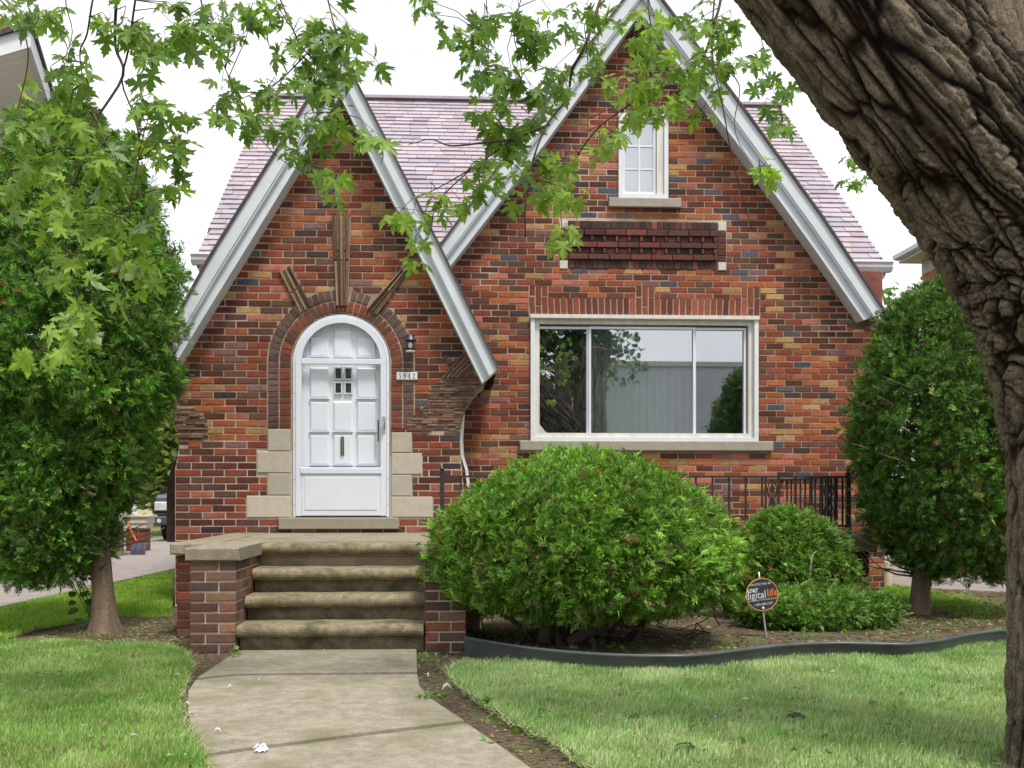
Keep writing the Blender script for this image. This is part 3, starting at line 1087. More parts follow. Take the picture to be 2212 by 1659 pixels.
# --- the rest of the body
body = MB()
XL, XR = -2.95, 4.86
body.box(XL, XR, YM + 0.9, 19.6, -0.1, EZ - 0.16)
body.box(XL, XL + 0.3, YM + 0.3, YM + 0.9, -0.1, EZ - 0.16)
body.box(XR - 0.3, XR, YM + 0.31, YM + 0.9, -0.1, EZ - 0.16)
wall_mat = pm('plain brick wall', (0.27, 0.09, 0.06), (0.16, 0.06, 0.05), 14, 0.9, 0.4, 60)
M['far_brick'] = wall_mat
body.build('body_wall', wall_mat, house)
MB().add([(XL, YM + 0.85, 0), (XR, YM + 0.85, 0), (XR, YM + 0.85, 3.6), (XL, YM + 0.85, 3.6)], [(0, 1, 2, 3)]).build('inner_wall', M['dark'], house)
# porch side walls and the flared foot of its left corner
wx0, wx1 = PX(384), PX(996)
side = MB()
side2 = MB()
side.box(wx0 - 0.02, wx0 + 0.2, YP + 0.33, YM + 0.3, LAND - 0.1, PZ(880))
side2.box(wx1 - 0.2, wx1 - 0.01, YP + 0.33, YM, LAND - 0.1, PZ(900))
side.build('porch_side_wall', wall_mat, house)
side2.build('porch_side_wall', wall_mat, house)
ft = [P2(*p, YP + 0.5) for p in [(392, 1170), (366, 1170), (366, 1075), (369, 1035), (380, 1000), (392, 980)]]
MB().prism(ft, YP + 0.40, YP + 0.62).build('buttress', pm('dark clinker brick', (0.10, 0.05, 0.04), (0.05, 0.032, 0.03), 16, 0.9, 0.8, 40), house)

# --- picture window
wx0, wx1, wz0, wz1 = RW


def frame4(mb, x0, x1, z0, z1, t, y0, y1, tb=None):
    tb = tb or t
    mb.box(x0, x0 + t, y0, y1, z0, z1)
    mb.box(x1 - t, x1, y0, y1, z0, z1)
    mb.box(x0 + t, x1 - t, y0 + 0.001, y1, z1 - tb, z1)
    mb.box(x0 + t, x1 - t, y0 + 0.001, y1, z0, z0 + tb)
    return mb


win = frame4(MB(), wx0, wx1, wz0, wz1, 0.045, YM - 0.03, YM + 0.12, 0.05)
win = win.build('front_window', M['white'], house)
tag(win, 'wide aluminium slider window with three panes')
MB().box(wx0 - 0.005, wx1 + 0.005, YM - 0.05, YM - 0.031, wz1 - 0.045, wz1 - 0.004).build('drip_cap', M['old_white'], win)
e = 0.05
frame4(MB(), wx0 + 0.046, wx1 - 0.046, wz0 + 0.051, wz1 - 0.051, 0.055, YM + 0.012, YM + 0.115, 0.05).build('inner_frame', M['old_white'], win)
gz0, gz1 = MZ(938), MZ(711)
panes = [(1163, 1270, True), (1276, 1500, False), (1504, 1611, True)]
for x0, x1, dim in panes:
    a, b = MX(x0), MX(x1)
    sash = frame4(MB(), a - 0.018, b + 0.018, gz0 - 0.03, gz1 + 0.03, 0.026, YM + 0.03 + (0.02 if dim else 0), YM + 0.05 + (0.02 if dim else 0)).build('sash', M['white_metal'], win)
    y = YM + 0.060 + (0.02 if dim else 0)
    MB().box(a, b, y, y + 0.006, gz0 - 0.006, gz1 + 0.006).build('pane', M['glass'], sash)
    if dim:
        MB().add([(a, y + 0.02, gz0), (b, y + 0.02, gz0), (b, y + 0.02, gz1), (a, y + 0.02, gz1)], [(0, 1, 2, 3)]).build('insect_screen', M['screen'], sash)
x = wx0 + 0.06
while x < wx1 - 0.1:
    y = YM + 0.24
    MB().add([(x, y - 0.004, wz0 + 0.04), (x + 0.094, y + 0.012, wz0 + 0.04), (x + 0.094, y + 0.012, wz1), (x, y - 0.004, wz1), (x + 0.047, y - 0.008, wz0 + 0.04), (x + 0.047, y - 0.008, wz1)], [(0, 4, 5, 3), (4, 1, 2, 5)]).build('blind_slat', M['blind'], win)
    x += 0.086

# --- attic window
ax0, ax1, az0, az1 = RA
aw = frame4(MB(), ax0, ax1, az0, az1, 0.045, YM - 0.02, YM + 0.1, 0.05).build('attic_window', M['white'], house)
MB().box(ax1 - 0.125, ax1 - 0.046, YM + 0.005, YM + 0.1, az0 + 0.05, az1 - 0.05).build('side_casing', M['old_white'], aw)
sx0, sx1, sz0, sz1 = ax0 + 0.05, ax1 - 0.13, az0 + 0.055, az1 - 0.055
sash = frame4(MB(), sx0, sx1, sz0, sz1, 0.03, YM + 0.03, YM + 0.07, 0.035).build('sash', M['white'], aw)
sx0, sx1, sz0, sz1 = sx0 + 0.03, sx1 - 0.03, sz0 + 0.035, sz1 - 0.035
xm = (sx0 + sx1) / 2
MB().box(xm - 0.011, xm + 0.011, YM + 0.036, YM + 0.066, sz0, sz1).build('muntin', M['white'], sash)
for k in (1, 2):
    z = sz0 + (sz1 - sz0) * k / 3
    for a, b in ((sx0, xm - 0.0112), (xm + 0.0112, sx1)):
        MB().box(a, b, YM + 0.037, YM + 0.065, z - 0.011, z + 0.011).build('muntin', M['white'], sash)
for i in range(2):
    for k in range(3):
        a, b = (sx0, xm - 0.011) if i == 0 else (xm + 0.011, sx1)
        MB().box(a, b, YM + 0.05, YM + 0.054, sz0 + (sz1 - sz0) * k / 3, sz0 + (sz1 - sz0) * (k + 1) / 3).build('pane', M['glass'], sash)
cur = MB()
N = 24
for i in range(N):
    xa, xb = sx0 + (sx1 - sx0) * i / N, sx0 + (sx1 - sx0) * (i + 1) / N
    ya, yb = YM + 0.14 + 0.012 * math.sin(i * 1.9), YM + 0.14 + 0.012 * math.sin((i + 1) * 1.9)
    cur.add([(xa, ya, az0), (xb, yb, az0), (xb, yb, az1), (xa, ya, az1)], [(0, 1, 2, 3)])
cur.build('curtain', M['curtain'], aw)

# --- arched storm door with the panelled door behind it
DZ0 = PZ(1117)
dr = house


def arch_pts(r, zb, n=28, cx=None):
    cx = DCX if cx is None else cx
    return [(cx - r, zb)] + [(cx - r * math.cos(math.pi * i / n), DCZ + r * math.sin(math.pi * i / n)) for i in range(n + 1)] + [(cx + r, zb)]


def arch_band(r0, r1, zb, y0, y1):
    a, b = arch_pts(r0, zb), arch_pts(r1, zb)
    n = len(a)
    vs = [(p[0], y0, p[1]) for p in a] + [(p[0], y0, p[1]) for p in b] + [(p[0], y1, p[1]) for p in a] + [(p[0], y1, p[1]) for p in b]
    fs = []
    for i in range(n - 1):
        fs += [(i, n + i, n + i + 1, i + 1), (2 * n + i, 2 * n + i + 1, 3 * n + i + 1, 3 * n + i), (i, i + 1, 2 * n + i + 1, 2 * n + i), (n + i, 3 * n + i, 3 * n + i + 1, n + i + 1)]
    fs += [(0, 2 * n, 3 * n, n), (n - 1, 2 * n - 1, 4 * n - 1, 3 * n - 1)]
    return MB().add(vs, fs)


door = arch_band(97.5 * SC, 103.5 * SC, DZ0, YP + 0.01, YP + 0.12).build('front_door', M['white_metal'], house)
tag(door, 'white arched storm door over a white panelled door')
arch_band(103.6 * SC, 106 * SC, DZ0, YP + 0.03, YP + 0.12).build('door_casing', M['old_white'], door)
storm = arch_band(85 * SC, 97 * SC, DZ0 + 0.012, YP - 0.004, YP + 0.03).build('storm_frame', M['white_metal'], door)
hw = 84.9 * SC
MB().cbox(DCX - hw, DCX + hw, YP - 0.002, YP + 0.028, PZ(1114), PZ(1024), 0.004).build('kick_panel', M['white_metal'], storm)
MB().cbox(DCX - hw + 0.03, DCX + hw - 0.03, YP - 0.007, YP - 0.002, PZ(1102), PZ(1030), 0.004).build('kick_panel_field', M['white_metal'], storm)
MB().cbox(DCX - hw - 0.01, DCX + hw + 0.01, YP - 0.016, YP + 0.0275, PZ(1023.5), PZ(1010), 0.006).build('middle_rail', M['white_metal'], storm)
MB().cbox(DCX - hw, DCX + hw, YP - 0.012, YP + 0.026, PZ(787), PZ(775), 0.004).build('transom_bar', M['white_metal'], storm)
gp = arch_pts(hw, PZ(1010))
MB().prism(gp, YP + 0.014, YP + 0.018).build('storm_pane', M['glass_door'], storm)
# inner door
M['door'] = pm('door enamel', (0.80, 0.84, 0.89), (0.76, 0.80, 0.86), 4, 0.4)
idr = MB().prism(arch_pts(100 * SC, DZ0), YP + 0.086, YP + 0.17).build('inner_door', M['door'], door)
cols = [(667, 708), (718, 759), (769, 811)]
rws = [(703, 768, True), (792, 858, False), (866, 930, False), (938, 1003, False)]
for ci, (a, b) in enumerate(cols):
    for ri, (t, u, top) in enumerate(rws):
        x0, x1, z0, z1 = PX(a), PX(b), PZ(u), PZ(t)
        if top:
            z1 = DCZ + 58 * SC if ci != 1 else DCZ + 72 * SC
        if ci == 1 and ri == 1:
            continue
        mb = MB().cbox(x0, x1, YP + 0.066, YP + 0.0855, z0, z1, 0.014)
        mb.build('door_panel', M['door'], idr)
        # a raised bead below each field throws the line seen through the glass
        MB().box(x0 - 0.006, x1 + 0.006, YP + 0.058, YP + 0.0855, z0 - 0.010, z0 - 0.001).build('panel_bead', M['door'], idr)
for a, b in ((722, 736), (744, 758)):
    for t, u in ((793, 817), (825, 848)):
        x0, x1, z0, z1 = PX(a), PX(b), PZ(u), PZ(t)
        fr = frame4(MB(), x0 - 0.008, x1 + 0.008, z0 - 0.008, z1 + 0.008, 0.012, YP + 0.06, YP + 0.0855).build('small_window', M['white'], idr)
        MB().box(x0, x1, YP + 0.078, YP + 0.0855, z0, z1).build('pane', M['pane_dark'], idr)
ms = [(DCX + PX(738) - PX(737) + 0.021 * math.cos(a) * 0.8, (PZ(963) + (0.075 if math.sin(a) > 0 else -0.075)) + 0.021 * math.sin(a)) for a in [i * math.pi / 8 for i in range(16)]]
slot = MB().prism(ms, YP + 0.052, YP + 0.065).build('mail_slot', M['iron'], idr)
MB().box(DCX - 0.001, DCX + 0.011, YP + 0.0505, YP + 0.0519, PZ(982), PZ(944)).build('slot_flap', pm('brass', (0.35, 0.28, 0.14), None, 9, 0.4, metal=0.8), idr)
hd = MB()
hx = PX(829.5)
hd.box(hx - 0.016, hx + 0.016, YP - 0.012, YP - 0.0045, PZ(934), PZ(899))
hd.tube([(hx, YP - 0.012, PZ(904)), (hx, YP - 0.05, PZ(905)), (hx + 0.004, YP - 0.055, PZ(915)), (hx, YP - 0.05, PZ(926)), (hx, YP - 0.012, PZ(928))], 0.008, 8)
hd.build('door_handle', pm('chrome', (0.6, 0.62, 0.64), None, 9, 0.25, metal=0.9), storm)
MB().box(PX(815.6), PX(818.2), YP - 0.0055, YP + 0.01, PZ(953), PZ(907)).build('latch_slit', M['iron'], storm)
for y in (850, 905, 960, 1035, 1090):
    for sx in (-1, 1):
        MB().lathe((DCX + sx * 100.5 * SC, YP + 0.007, PZ(y)), [(0.004, 0), (0.004, 0.004)], 8, 'y').build('screw', M['iron'], door)

# --- lantern and number plate
lx0, lx1 = PX(878), PX(897)
lc = (lx0 + lx1) / 2
lz0, lz1 = PZ(762), PZ(719)
lan = MB().box(lc - 0.03, lc + 0.03, YP - 0.012, YP + 0.0, lz0 + 0.03, lz1 - 0.01).build('wall_lantern', M['black'], house)
tag(lan, 'black carriage lantern with a clear glass body')
LY = YP - 0.075
cap = MB().lathe((lc, LY, lz1 - 0.085), [(0.056, 0), (0.060, 0.006), (0.046, 0.03), (0.03, 0.055), (0.012, 0.068), (0.008, 0.08)], 20, 'z').build('lantern_cap', M['black'], lan, smooth=False)
MB().lathe((lc, LY, lz0 + 0.012), [(0.041, 0), (0.041, 0.10)], 20, 'z').build('lantern_glass', M['glass_door'], lan, smooth=True)
MB().lathe((lc, LY, lz0 + 0.04), [(0.012, 0), (0.022, 0.02), (0.02, 0.045), (0.008, 0.06)], 14, 'z').build('bulb', M['white'], lan, smooth=True)
MB().lathe((lc, LY, lz0), [(0.043, 0), (0.046, 0.004), (0.046, 0.012), (0.041, 0.014)], 20, 'z').build('lantern_base', M['old_white'], lan)
MB().tube([(lc, YP - 0.01, lz1 - 0.05), (lc, LY, lz1 - 0.045)], 0.01, 8).build('lantern_arm', M['black'], lan)
px0, px1 = PX(857), PX(901.5)
nz0, nz1 = PZ(819.8), PZ(803.6)
plate = MB().cbox(px0, px1, YP - 0.016, YP - 0.002, nz0, nz1, 0.003).build('number_plate', M['white'], house)
tag(plate, 'white house number plate reading 5942')


def text(body, x, y, z, size, m, parent, name, bold=0.0, rot=0.0, sx=1.0, spacing=1.0, align='CENTER'):
    cu = bpy.data.curves.new(name, 'FONT')
    cu.body = body
    cu.size = size
    cu.align_x = align
    cu.align_y = 'CENTER'
    cu.offset = bold
    cu.extrude = 0.0004
    cu.space_character = spacing
    cu.materials.append(m)
    tmp_o = bpy.data.objects.new('tmp', cu)
    C.objects.link(tmp_o)
    me = bpy.data.meshes.new_from_object(tmp_o.evaluated_get(bpy.context.evaluated_depsgraph_get()))
    bpy.data.objects.remove(tmp_o)
    o = link(name, me, parent)
    o.matrix_basis = Matrix.Translation((x, y, z)) @ Matrix.Rotation(math.pi / 2, 4, 'X') @ Matrix.Rotation(rot, 4, 'Z') @ Matrix.Diagonal((sx, 1, 1, 1))
    return o


# slab-serif digits drawn as polygons: (x, z) in a 0.7 x 1 cell
def digit_strokes(d):
    if d == '5':
        return [[(.12, .96, .05), (.62, .96, .10)], [(.14, 1.0, .05), (.14, .56, .05)], [(.14, .56, .05), (.30, .64, .06), (.48, .60, .11), (.55, .42, .13), (.52, .20, .12), (.38, .06, .06), (.20, .07, .05), (.10, .16, .09)]]
    if d == '9':
        return [[(.52, .55, .06), (.40, .42, .06), (.22, .46, .10), (.14, .68, .12), (.22, .92, .07), (.38, .97, .06), (.52, .86, .10), (.57, .62, .13), (.54, .30, .12), (.42, .08, .07), (.24, .05, .06), (.14, .14, .09)]]
    if d == '4':
        return [[(.46, 1.0, .13), (.46, .04, .13)], [(.44, .97, .05), (.07, .32, .05), (.66, .32, .06)], [(.30, .03, .05), (.62, .03, .05)]]
    return [[(.12, .76, .10), (.20, .93, .07), (.36, .97, .07), (.52, .86, .12), (.52, .66, .12), (.36, .42, .07), (.12, .10, .05)], [(.10, .08, .08), (.40, .10, .12), (.58, .06, .09), (.61, .24, .05)]]


nh = (nz1 - nz0) * 0.74
for i, d in enumerate('5942'):
    cw = (px1 - px0) * 0.225
    x0 = px0 + (px1 - px0) * 0.065 + i * cw
    mb = MB()
    for k, st in enumerate(digit_strokes(d)):
        for p, q in zip(st[:-1], st[1:]):
            dx, dz = q[0] - p[0], q[1] - p[1]
            L = math.hypot(dx, dz) or 1
            nx, nz_ = -dz / L, dx / L
            pts = [(p[0] + nx * p[2] / 1.8, p[1] + nz_ * p[2] / 1.8), (q[0] + nx * q[2] / 1.8, q[1] + nz_ * q[2] / 1.8), (q[0] - nx * q[2] / 1.8, q[1] - nz_ * q[2] / 1.8), (p[0] - nx * p[2] / 1.8, p[1] - nz_ * p[2] / 1.8)]
            yy = YP - 0.0185 - 0.0002 * (k * 12 + len(mb.f) % 9)
            mb.add([(x0 + a * cw * 1.15, yy, nz0 + (nz1 - nz0) * 0.13 + b * nh) for a, b in pts], [(0, 1, 2, 3)])
    mb.build('digit', M['black'], plate)

# white flashing on the curved right end of the porch and the downspout at the house corner
fl = [P2(*p, YP + 0.1) for p in [(1001, 893), (996, 915), (994, 950), (996, 985), (1005, 1015), (1010, 1060), (1010, 1160)]]
fr_ = [(p[0] + (0.012 if i in (0,) else 0.03), p[1]) for i, p in enumerate(fl)]
MB().add([(p[0], YP + 0.06, p[1]) for p in fl] + [(p[0], YP + 0.14, p[1]) for p in fr_], [(i, i + 1, len(fl) + i + 1, len(fl) + i) for i in range(len(fl) - 1)]).build('wall_flashing', M['white_metal'], house)
ds = MB()
c = at(1915, 1170, YM + 0.25)
zt = c.z
ds.box(c.x - 0.035, c.x + 0.03, YM + 0.2, YM + 0.26, at(0, 1215, YM + .25).z, EZ - 0.6)
sp = ds.build('downspout', M['white_metal'], house)
pz = at(1920, 1215, YM + 0.25).z
MB().lathe((c.x, YM + 0.23, -0.02), [(0.055, 0), (0.055, pz - 0.05), (0.07, pz - 0.04), (0.07, pz + 0.03), (0.055, pz + 0.035)], 18, 'z').build('standpipe', pm('cream pipe', (0.62, 0.58, 0.40), (0.5, 0.46, 0.32), 8, 0.5), house, smooth=False)
MB().tube([(4.93, EY - 0.06, EZ - 0.1), (4.92, EY + 0.0, EZ - 0.28), (4.88, YM + 0.4, EZ - 0.55), (4.84, YM + 0.3, EZ - 0.75)], 0.04, 8).build('gutter_elbow', M['white_metal'], house)

# ------------------------------------------------------------------ landing, steps, piers, terrace, railing
YL = 7.77
lx0 = at(368, 1180, YL).x
terrace = thing('porch_terrace', 'raised concrete porch landing with brick sides running along the front of the house', 'porch', (lx0, YL, 0))
tx1 = at(1888, 1160, 9.25).x
sx0, sx1 = at(512, 1342, 7.0).x, at(916, 1342, 7.0).x
lx1 = 0.16
mb = MB()
mb.slab([(lx0 + 0.24, YL + 0.03), (lx1, YL + 0.03), (lx1, 9.28), (tx1 - 0.3, 9.28), (tx1 - 0.3, YM + 0.0), (lx0 + 0.24, YM + 0.0)], LAND - 0.1, LAND - 0.004)
mb.build('landing_slab', M['concrete'], terrace)
for (a, b, y0, y1) in ((lx0, lx0 + 0.32, YL - 0.02, YP + 0.3),):
    MB().cbox(a, b, y0, y1, LAND - 0.085, LAND, 0.01).build('coping', M['concrete'], terrace)
MB().cbox(lx1 - 0.02, tx1 - 0.32, 9.2, 9.5, LAND - 0.1, LAND, 0.01).build('coping', M['concrete'], terrace)
o = MB().cbox(tx1 - 0.32, tx1, 9.17, 9.5, LAND - 0.16, LAND + 0.002, 0.012).build('coping', M['concrete'], terrace)
MB().box(tx1 - 0.29, tx1 - 0.03, 9.5, YM - 0.01, LAND - 0.1, LAND - 0.003).build('coping', M['concrete'], terrace)
tb = MB()
tb.box(lx0 + 0.04, lx1 - 0.03, YL + 0.06, YP + 0.3, -0.1, LAND - 0.1)
tb.box(lx1 - 0.029, tx1 - 0.05, 9.26, YM - 0.02, -0.1, LAND - 0.1)
tcore = tb.build('terrace_wall', M['mortar'], terrace)
DARKB = [((0.10, 0.05, 0.042), 3), ((0.07, 0.045, 0.04), 3), ((0.15, 0.06, 0.045), 2), ((0.06, 0.055, 0.05), 2)]
def face_bricks(x0, x1, y, z0, z1, parent, pal, pitch=0.215, course=0.0705, name='brick', every=True, rnd=0):
    z = z0
    k = rnd
    out = []
    while z < z1 - 0.02:
        h = min(course, z1 - z)
        x = x0
        first = True
        while x < x1 - 0.02:
            w = pitch * (0.5 if first and k % 2 else 1.0)
            first = False
            q = min(x + w, x1)
            if x1 - q < 0.05: q = x1
            put_brick((x + q) / 2, y, z + h / 2, q - x - 0.011, h - 0.012, brick_col(pal), parent, name)
            x = q
        z += course
        k += 1


face_bricks(lx0 + 0.03, at(420, 1300, 7.8).x, YL + 0.049, 0.0, LAND - 0.09, tcore, PAL[:2] + PAL[4:5] + PAL[7:8])
face_bricks(lx1, 1.1, 9.249, 0.0, LAND - 0.1, tcore, DARKB)
face_bricks(1.9, tx1 - 0.04, 9.249, 0.0, LAND - 0.16, tcore, DARKB)

# four concrete steps with rounded nosings
steps = thing('front_steps', 'worn mossy concrete steps with rounded nosings leading up to the porch', 'steps', (sx0, 7.0, 0))
SY = [YL, 7.51, 7.26, 7.0]
SZ = [LAND, 0.545, 0.372, 0.200]
for i, (y, z) in enumerate(zip(SY, SZ)):
    yb = YL + 0.32 if i == 0 else SY[i - 1] + 0.12
    prof = []
    rr = 0.042
    for k in range(9):
        a = -math.pi / 2 + math.pi * k / 8
        prof.append((y - 0.012 + rr * 0.55 - rr * 1.05 * math.cos(a), z - rr + rr * math.sin(a)))
    prof += [(yb, z), (yb, z - 2 * rr)]
    nseg = 9
    vs = []
    m = len(prof)
    for q in range(nseg + 1):
        x = sx0 + 0.003 + (sx1 - sx0 - 0.006) * q / nseg
        sag = 0.004 * math.sin(q * 2.1 + i * 1.7)
        vs += [(x, p[0] + sag, p[1] + sag * 0.6) for p in prof]
    fs = [(q * m + k, q * m + (k + 1) % m, (q + 1) * m + (k + 1) % m, (q + 1) * m + k) for q in range(nseg) for k in range(m)]
    fs += [tuple(range(m)), tuple(range(nseg * m, nseg * m + m))]
    MB().add(vs, fs).build('tread', M['step'], steps)
    zlow = (SZ[i + 1] if i < 3 else -0.05)
    MB().box(sx0 + 0.004, sx1 - 0.004, y + 0.07, yb - 0.01, zlow - 0.05, z - 2 * rr + 0.002).build('riser', M['step'], steps)


def pier(x0, x1, label):
    t = thing('brick_pier', label, 'pier', ((x0 + x1) / 2, 7.2, 0), 'brick piers flanking the steps')
    y0, y1 = 7.0, YL + 0.04
    zt = LAND - 0.083
    core = MB().box(x0 + 0.009, x1 - 0.009, y0 + 0.009, y1, -0.08, zt).build('pier_core', M['mortar_pale'], t)
    z, k = 0.004, 0
    pal = [((0.13, 0.06, 0.045), 5), ((0.12, 0.062, 0.042), 4), ((0.17, 0.09, 0.065), 4), ((0.24, 0.09, 0.05), 2), ((0.085, 0.055, 0.042), 3), ((0.26, 0.15, 0.075), 1)]
    c = (zt - 0.004) / 9
    while k < 9:
        cuts = [x0, x0 + (x1 - x0) * (0.34 if k % 2 else 0.62), x1]
        for a, b in zip(cuts[:-1], cuts[1:]):
            put_brick((a + b) / 2, y0, z + c / 2, b - a - 0.012, c - 0.013, brick_col(pal), core)
        for xs, rz in ((x0, -math.pi / 2), (x1, math.pi / 2)):
            cy = [y0 + 0.01, y0 + (0.10 if k % 2 else 0.21), y0 + (0.31 if k % 2 else 0.42), y0 + (0.52 if k % 2 else 0.63), y1]
            for a, b in zip(cy[:-1], cy[1:]):
                o = put_brick(xs, (a + b) / 2, z + c / 2, b - a - 0.012, c - 0.013, brick_col(pal), core)
                o.rotation_euler[2] = rz
        z += c
        k += 1
    mb = MB()
    e = 0.022
    mb.cbox(x0 - e, x1 + e, y0 - e, y1 + 0.05, zt, LAND + 0.004, 0.008)
    mb.build('pier_cap', M['concrete'], t)


pier(at(408, 1300, 7.0).x, sx0 - 0.002, 'brick pier with a concrete cap standing clear at the left of the steps')
pier(sx1 + 0.002, at(1008, 1390, 7.0).x, 'brick pier at the right of the steps, half hidden by the big round bush')

# iron railing along the terrace
rail = thing('iron_railing', 'black wrought iron railing along the porch terrace below the picture window', 'railing', (2.0, 9.32, LAND))
RYY = 9.33
rp0, rp1 = at(955, 1040, RYY).x, at(1832, 1040, RYY).x
zt = at(1400, 1029, RYY).z
zb = LAND + 0.075
for x in (rp0, rp1):
    p = MB().box(x - 0.021, x + 0.021, RYY - 0.02, RYY + 0.02, LAND, zt + 0.03)
    p = p.build('post', M['iron'], rail)
    MB().lathe((x, RYY, zt + 0.03), [(0.026, 0), (0.026, 0.008), (0.012, 0.014), (0.022, 0.03), (0.022, 0.04), (0.006, 0.06)], 12, 'z').build('finial', M['iron'], p)
MB().box(rp0 + 0.02, rp1 - 0.02, RYY - 0.02, RYY + 0.02, zt - 0.012, zt + 0.006).build('top_rail', M['iron'], rail)
MB().box(rp0 + 0.02, rp1 - 0.02, RYY - 0.012, RYY + 0.012, zb - 0.008, zb + 0.008).build('bottom_rail', M['iron'], rail)
MB().box(rp1 - 0.018, rp1 + 0.018, RYY + 0.021, YM, zt - 0.012, zt + 0.006).build('top_rail', M['iron'], rail)
MB().box(rp1 - 0.01, rp1 + 0.01, RYY + 0.021, YM, zb - 0.008, zb + 0.008).build('bottom_rail', M['iron'], rail)
balm = MB().box(-0.008, 0.008, -0.008, 0.008, 0, zt - zb - 0.02).mesh('baluster', M['iron'])
x = rp0 + 0.17
while x < rp1 - 0.05:
    o = link('baluster', balm, rail)
    o.location = (x, RYY, zb + 0.0085)
    x += 0.155
y = RYY + 0.14
while y < YM - 0.05:
    o = link('baluster', balm, rail)
    o.location = (rp1, y, zb + 0.0085)
    y += 0.15
# ornamental scroll panels
for x in (at(1668, 1080, RYY).x, at(1790, 1080, RYY).x):
    for s in (-1, 1):
        o = link('baluster', balm, rail)
        o.location = (x + s * 0.06, RYY + 0.001, zb + 0.0085)
        pts = []
        hh = zt - zb
        for k in range(22):
            t = k / 21
            a = t * 4 * math.pi
            pts.append((x + s * (0.004 + 0.04 * abs(math.sin(t * math.pi * 2))), RYY + 0.0, zb + 0.03 + (hh - 0.06) * t))
        MB().tube(pts, 0.006, 6).build('scroll', M['iron'], rail)
    for q in range(3):
        zc = zb + (zt - zb) * (0.25 + 0.25 * q)
        MB().add([(x, RYY - 0.012, zc - 0.05), (x + 0.028, RYY - 0.012, zc), (x, RYY - 0.012, zc + 0.05), (x - 0.028, RYY - 0.012, zc), (x, RYY + 0.012, zc - 0.05), (x + 0.028, RYY + 0.012, zc), (x, RYY + 0.012, zc + 0.05), (x - 0.028, RYY + 0.012, zc)], [(0, 1, 2, 3), (7, 6, 5, 4), (0, 4, 5, 1), (1, 5, 6, 2), (2, 6, 7, 3), (3, 7, 4, 0)]).build('iron_leaf', M['iron'], rail)

# ------------------------------------------------------------------ evergreens
def spray_template(seed, lobes=8):
    """a flat, finely divided fan of scale foliage along +y, length 1, as triangles"""
    r = random.Random(seed)
    V, T = [], []

    def blade(a, b, w, bend):
        ax, ay = a
        bx, by = b
        dx, dy = bx - ax, by - ay
        L = math.hypot(dx, dy)
        nx, ny = -dy / L * w, dx / L * w
        n = len(V)
        mx, my = ax + dx * 0.6, ay + dy * 0.6
        za, zb = -0.22 * ay * ay, -0.22 * by * by + bend
        V.extend([(ax, ay, za), (mx + nx, my + ny, (za + zb) / 2 + 0.03), (bx, by, zb), (mx - nx, my - ny, (za + zb) / 2 - 0.03)])
        T.extend([(n, n + 1, n + 2), (n, n + 2, n + 3)])
    blade((0, 0), (r.uniform(-.08, .08), 1.0), 0.034, 0)
    for i in range(lobes):
        t = 0.05 + 0.72 * i / (lobes - 1)
        s = 1 if i % 2 else -1
        L = (0.66 - 0.45 * t) * r.uniform(0.75, 1.25)
        a = math.radians(r.uniform(24, 44))
        blade((0, t), (s * L * math.sin(a), t + L * math.cos(a)), 0.040, r.uniform(-.14, .14))
    return np.array(V), np.array(T)


SPRAYS = [spray_template(i) for i in range(6)]


def unit(a):
    return a / np.maximum(np.linalg.norm(a, axis=1), 1e-9)[:, None]


def spray_mesh(name, P, D, size, col, mat, templates=SPRAYS, flat=None):
    D = unit(D)
    Nn = NP.normal(size=P.shape) if flat is None else flat + NP.normal(size=P.shape) * 0.35
    Nn = unit(Nn - D * (Nn * D).sum(1)[:, None])
    X = np.cross(D, Nn)
    Vs, Ts, Cs = [], [], []
    base = 0
    which = NP.integers(0, len(templates), len(P))
    for k, (tv, tt) in enumerate(templates):
        ix = np.where(which == k)[0]
        if not len(ix): continue
        V = P[ix, None, :] + size[ix, None, None] * (tv[None, :, 0:1] * X[ix, None, :] + tv[None, :, 1:2] * D[ix, None, :] + tv[None, :, 2:3] * Nn[ix, None, :])
        m, q = V.shape[0], V.shape[1]
        Vs.append(V.reshape(-1, 3))
        Ts.append((tt[None] + (np.arange(m) * q)[:, None, None] + base).reshape(-1, 3))
        c = np.repeat(col[ix], len(tt), axis=0)
        jit = NP.uniform(0.6, 1.4, (len(c) // 2 + 1, 1)).repeat(2, 0)[:len(c)] if templates is SPRAYS else NP.uniform(0.9, 1.1, (len(c), 1))
        Cs.append(c * jit)
        base += m * q
    return np_mesh(name, np.concatenate(Vs), np.concatenate(Ts), mat, np.concatenate(Cs))


def thuja_cols(n, lo=(0.045, 0.14, 0.018), hi=(0.19, 0.41, 0.055), dead=0.012, lime=0.1):
    t = NP.beta(1.6, 1.8, n)[:, None]
    c = np.array(lo) * (1 - t) + np.array(hi) * t
    l = NP.random(n) < lime
    c[l] = np.array((0.30, 0.46, 0.08)) * NP.uniform(0.8, 1.1, (l.sum(), 1))
    d = NP.random(n) < dead
    c[d] = np.array((0.42, 0.15, 0.05)) * NP.uniform(0.6, 1.1, (d.sum(), 1))
    b = NP.random(n) < 0.05
    c[b] = np.array((0.17, 0.12, 0.06))
    return c


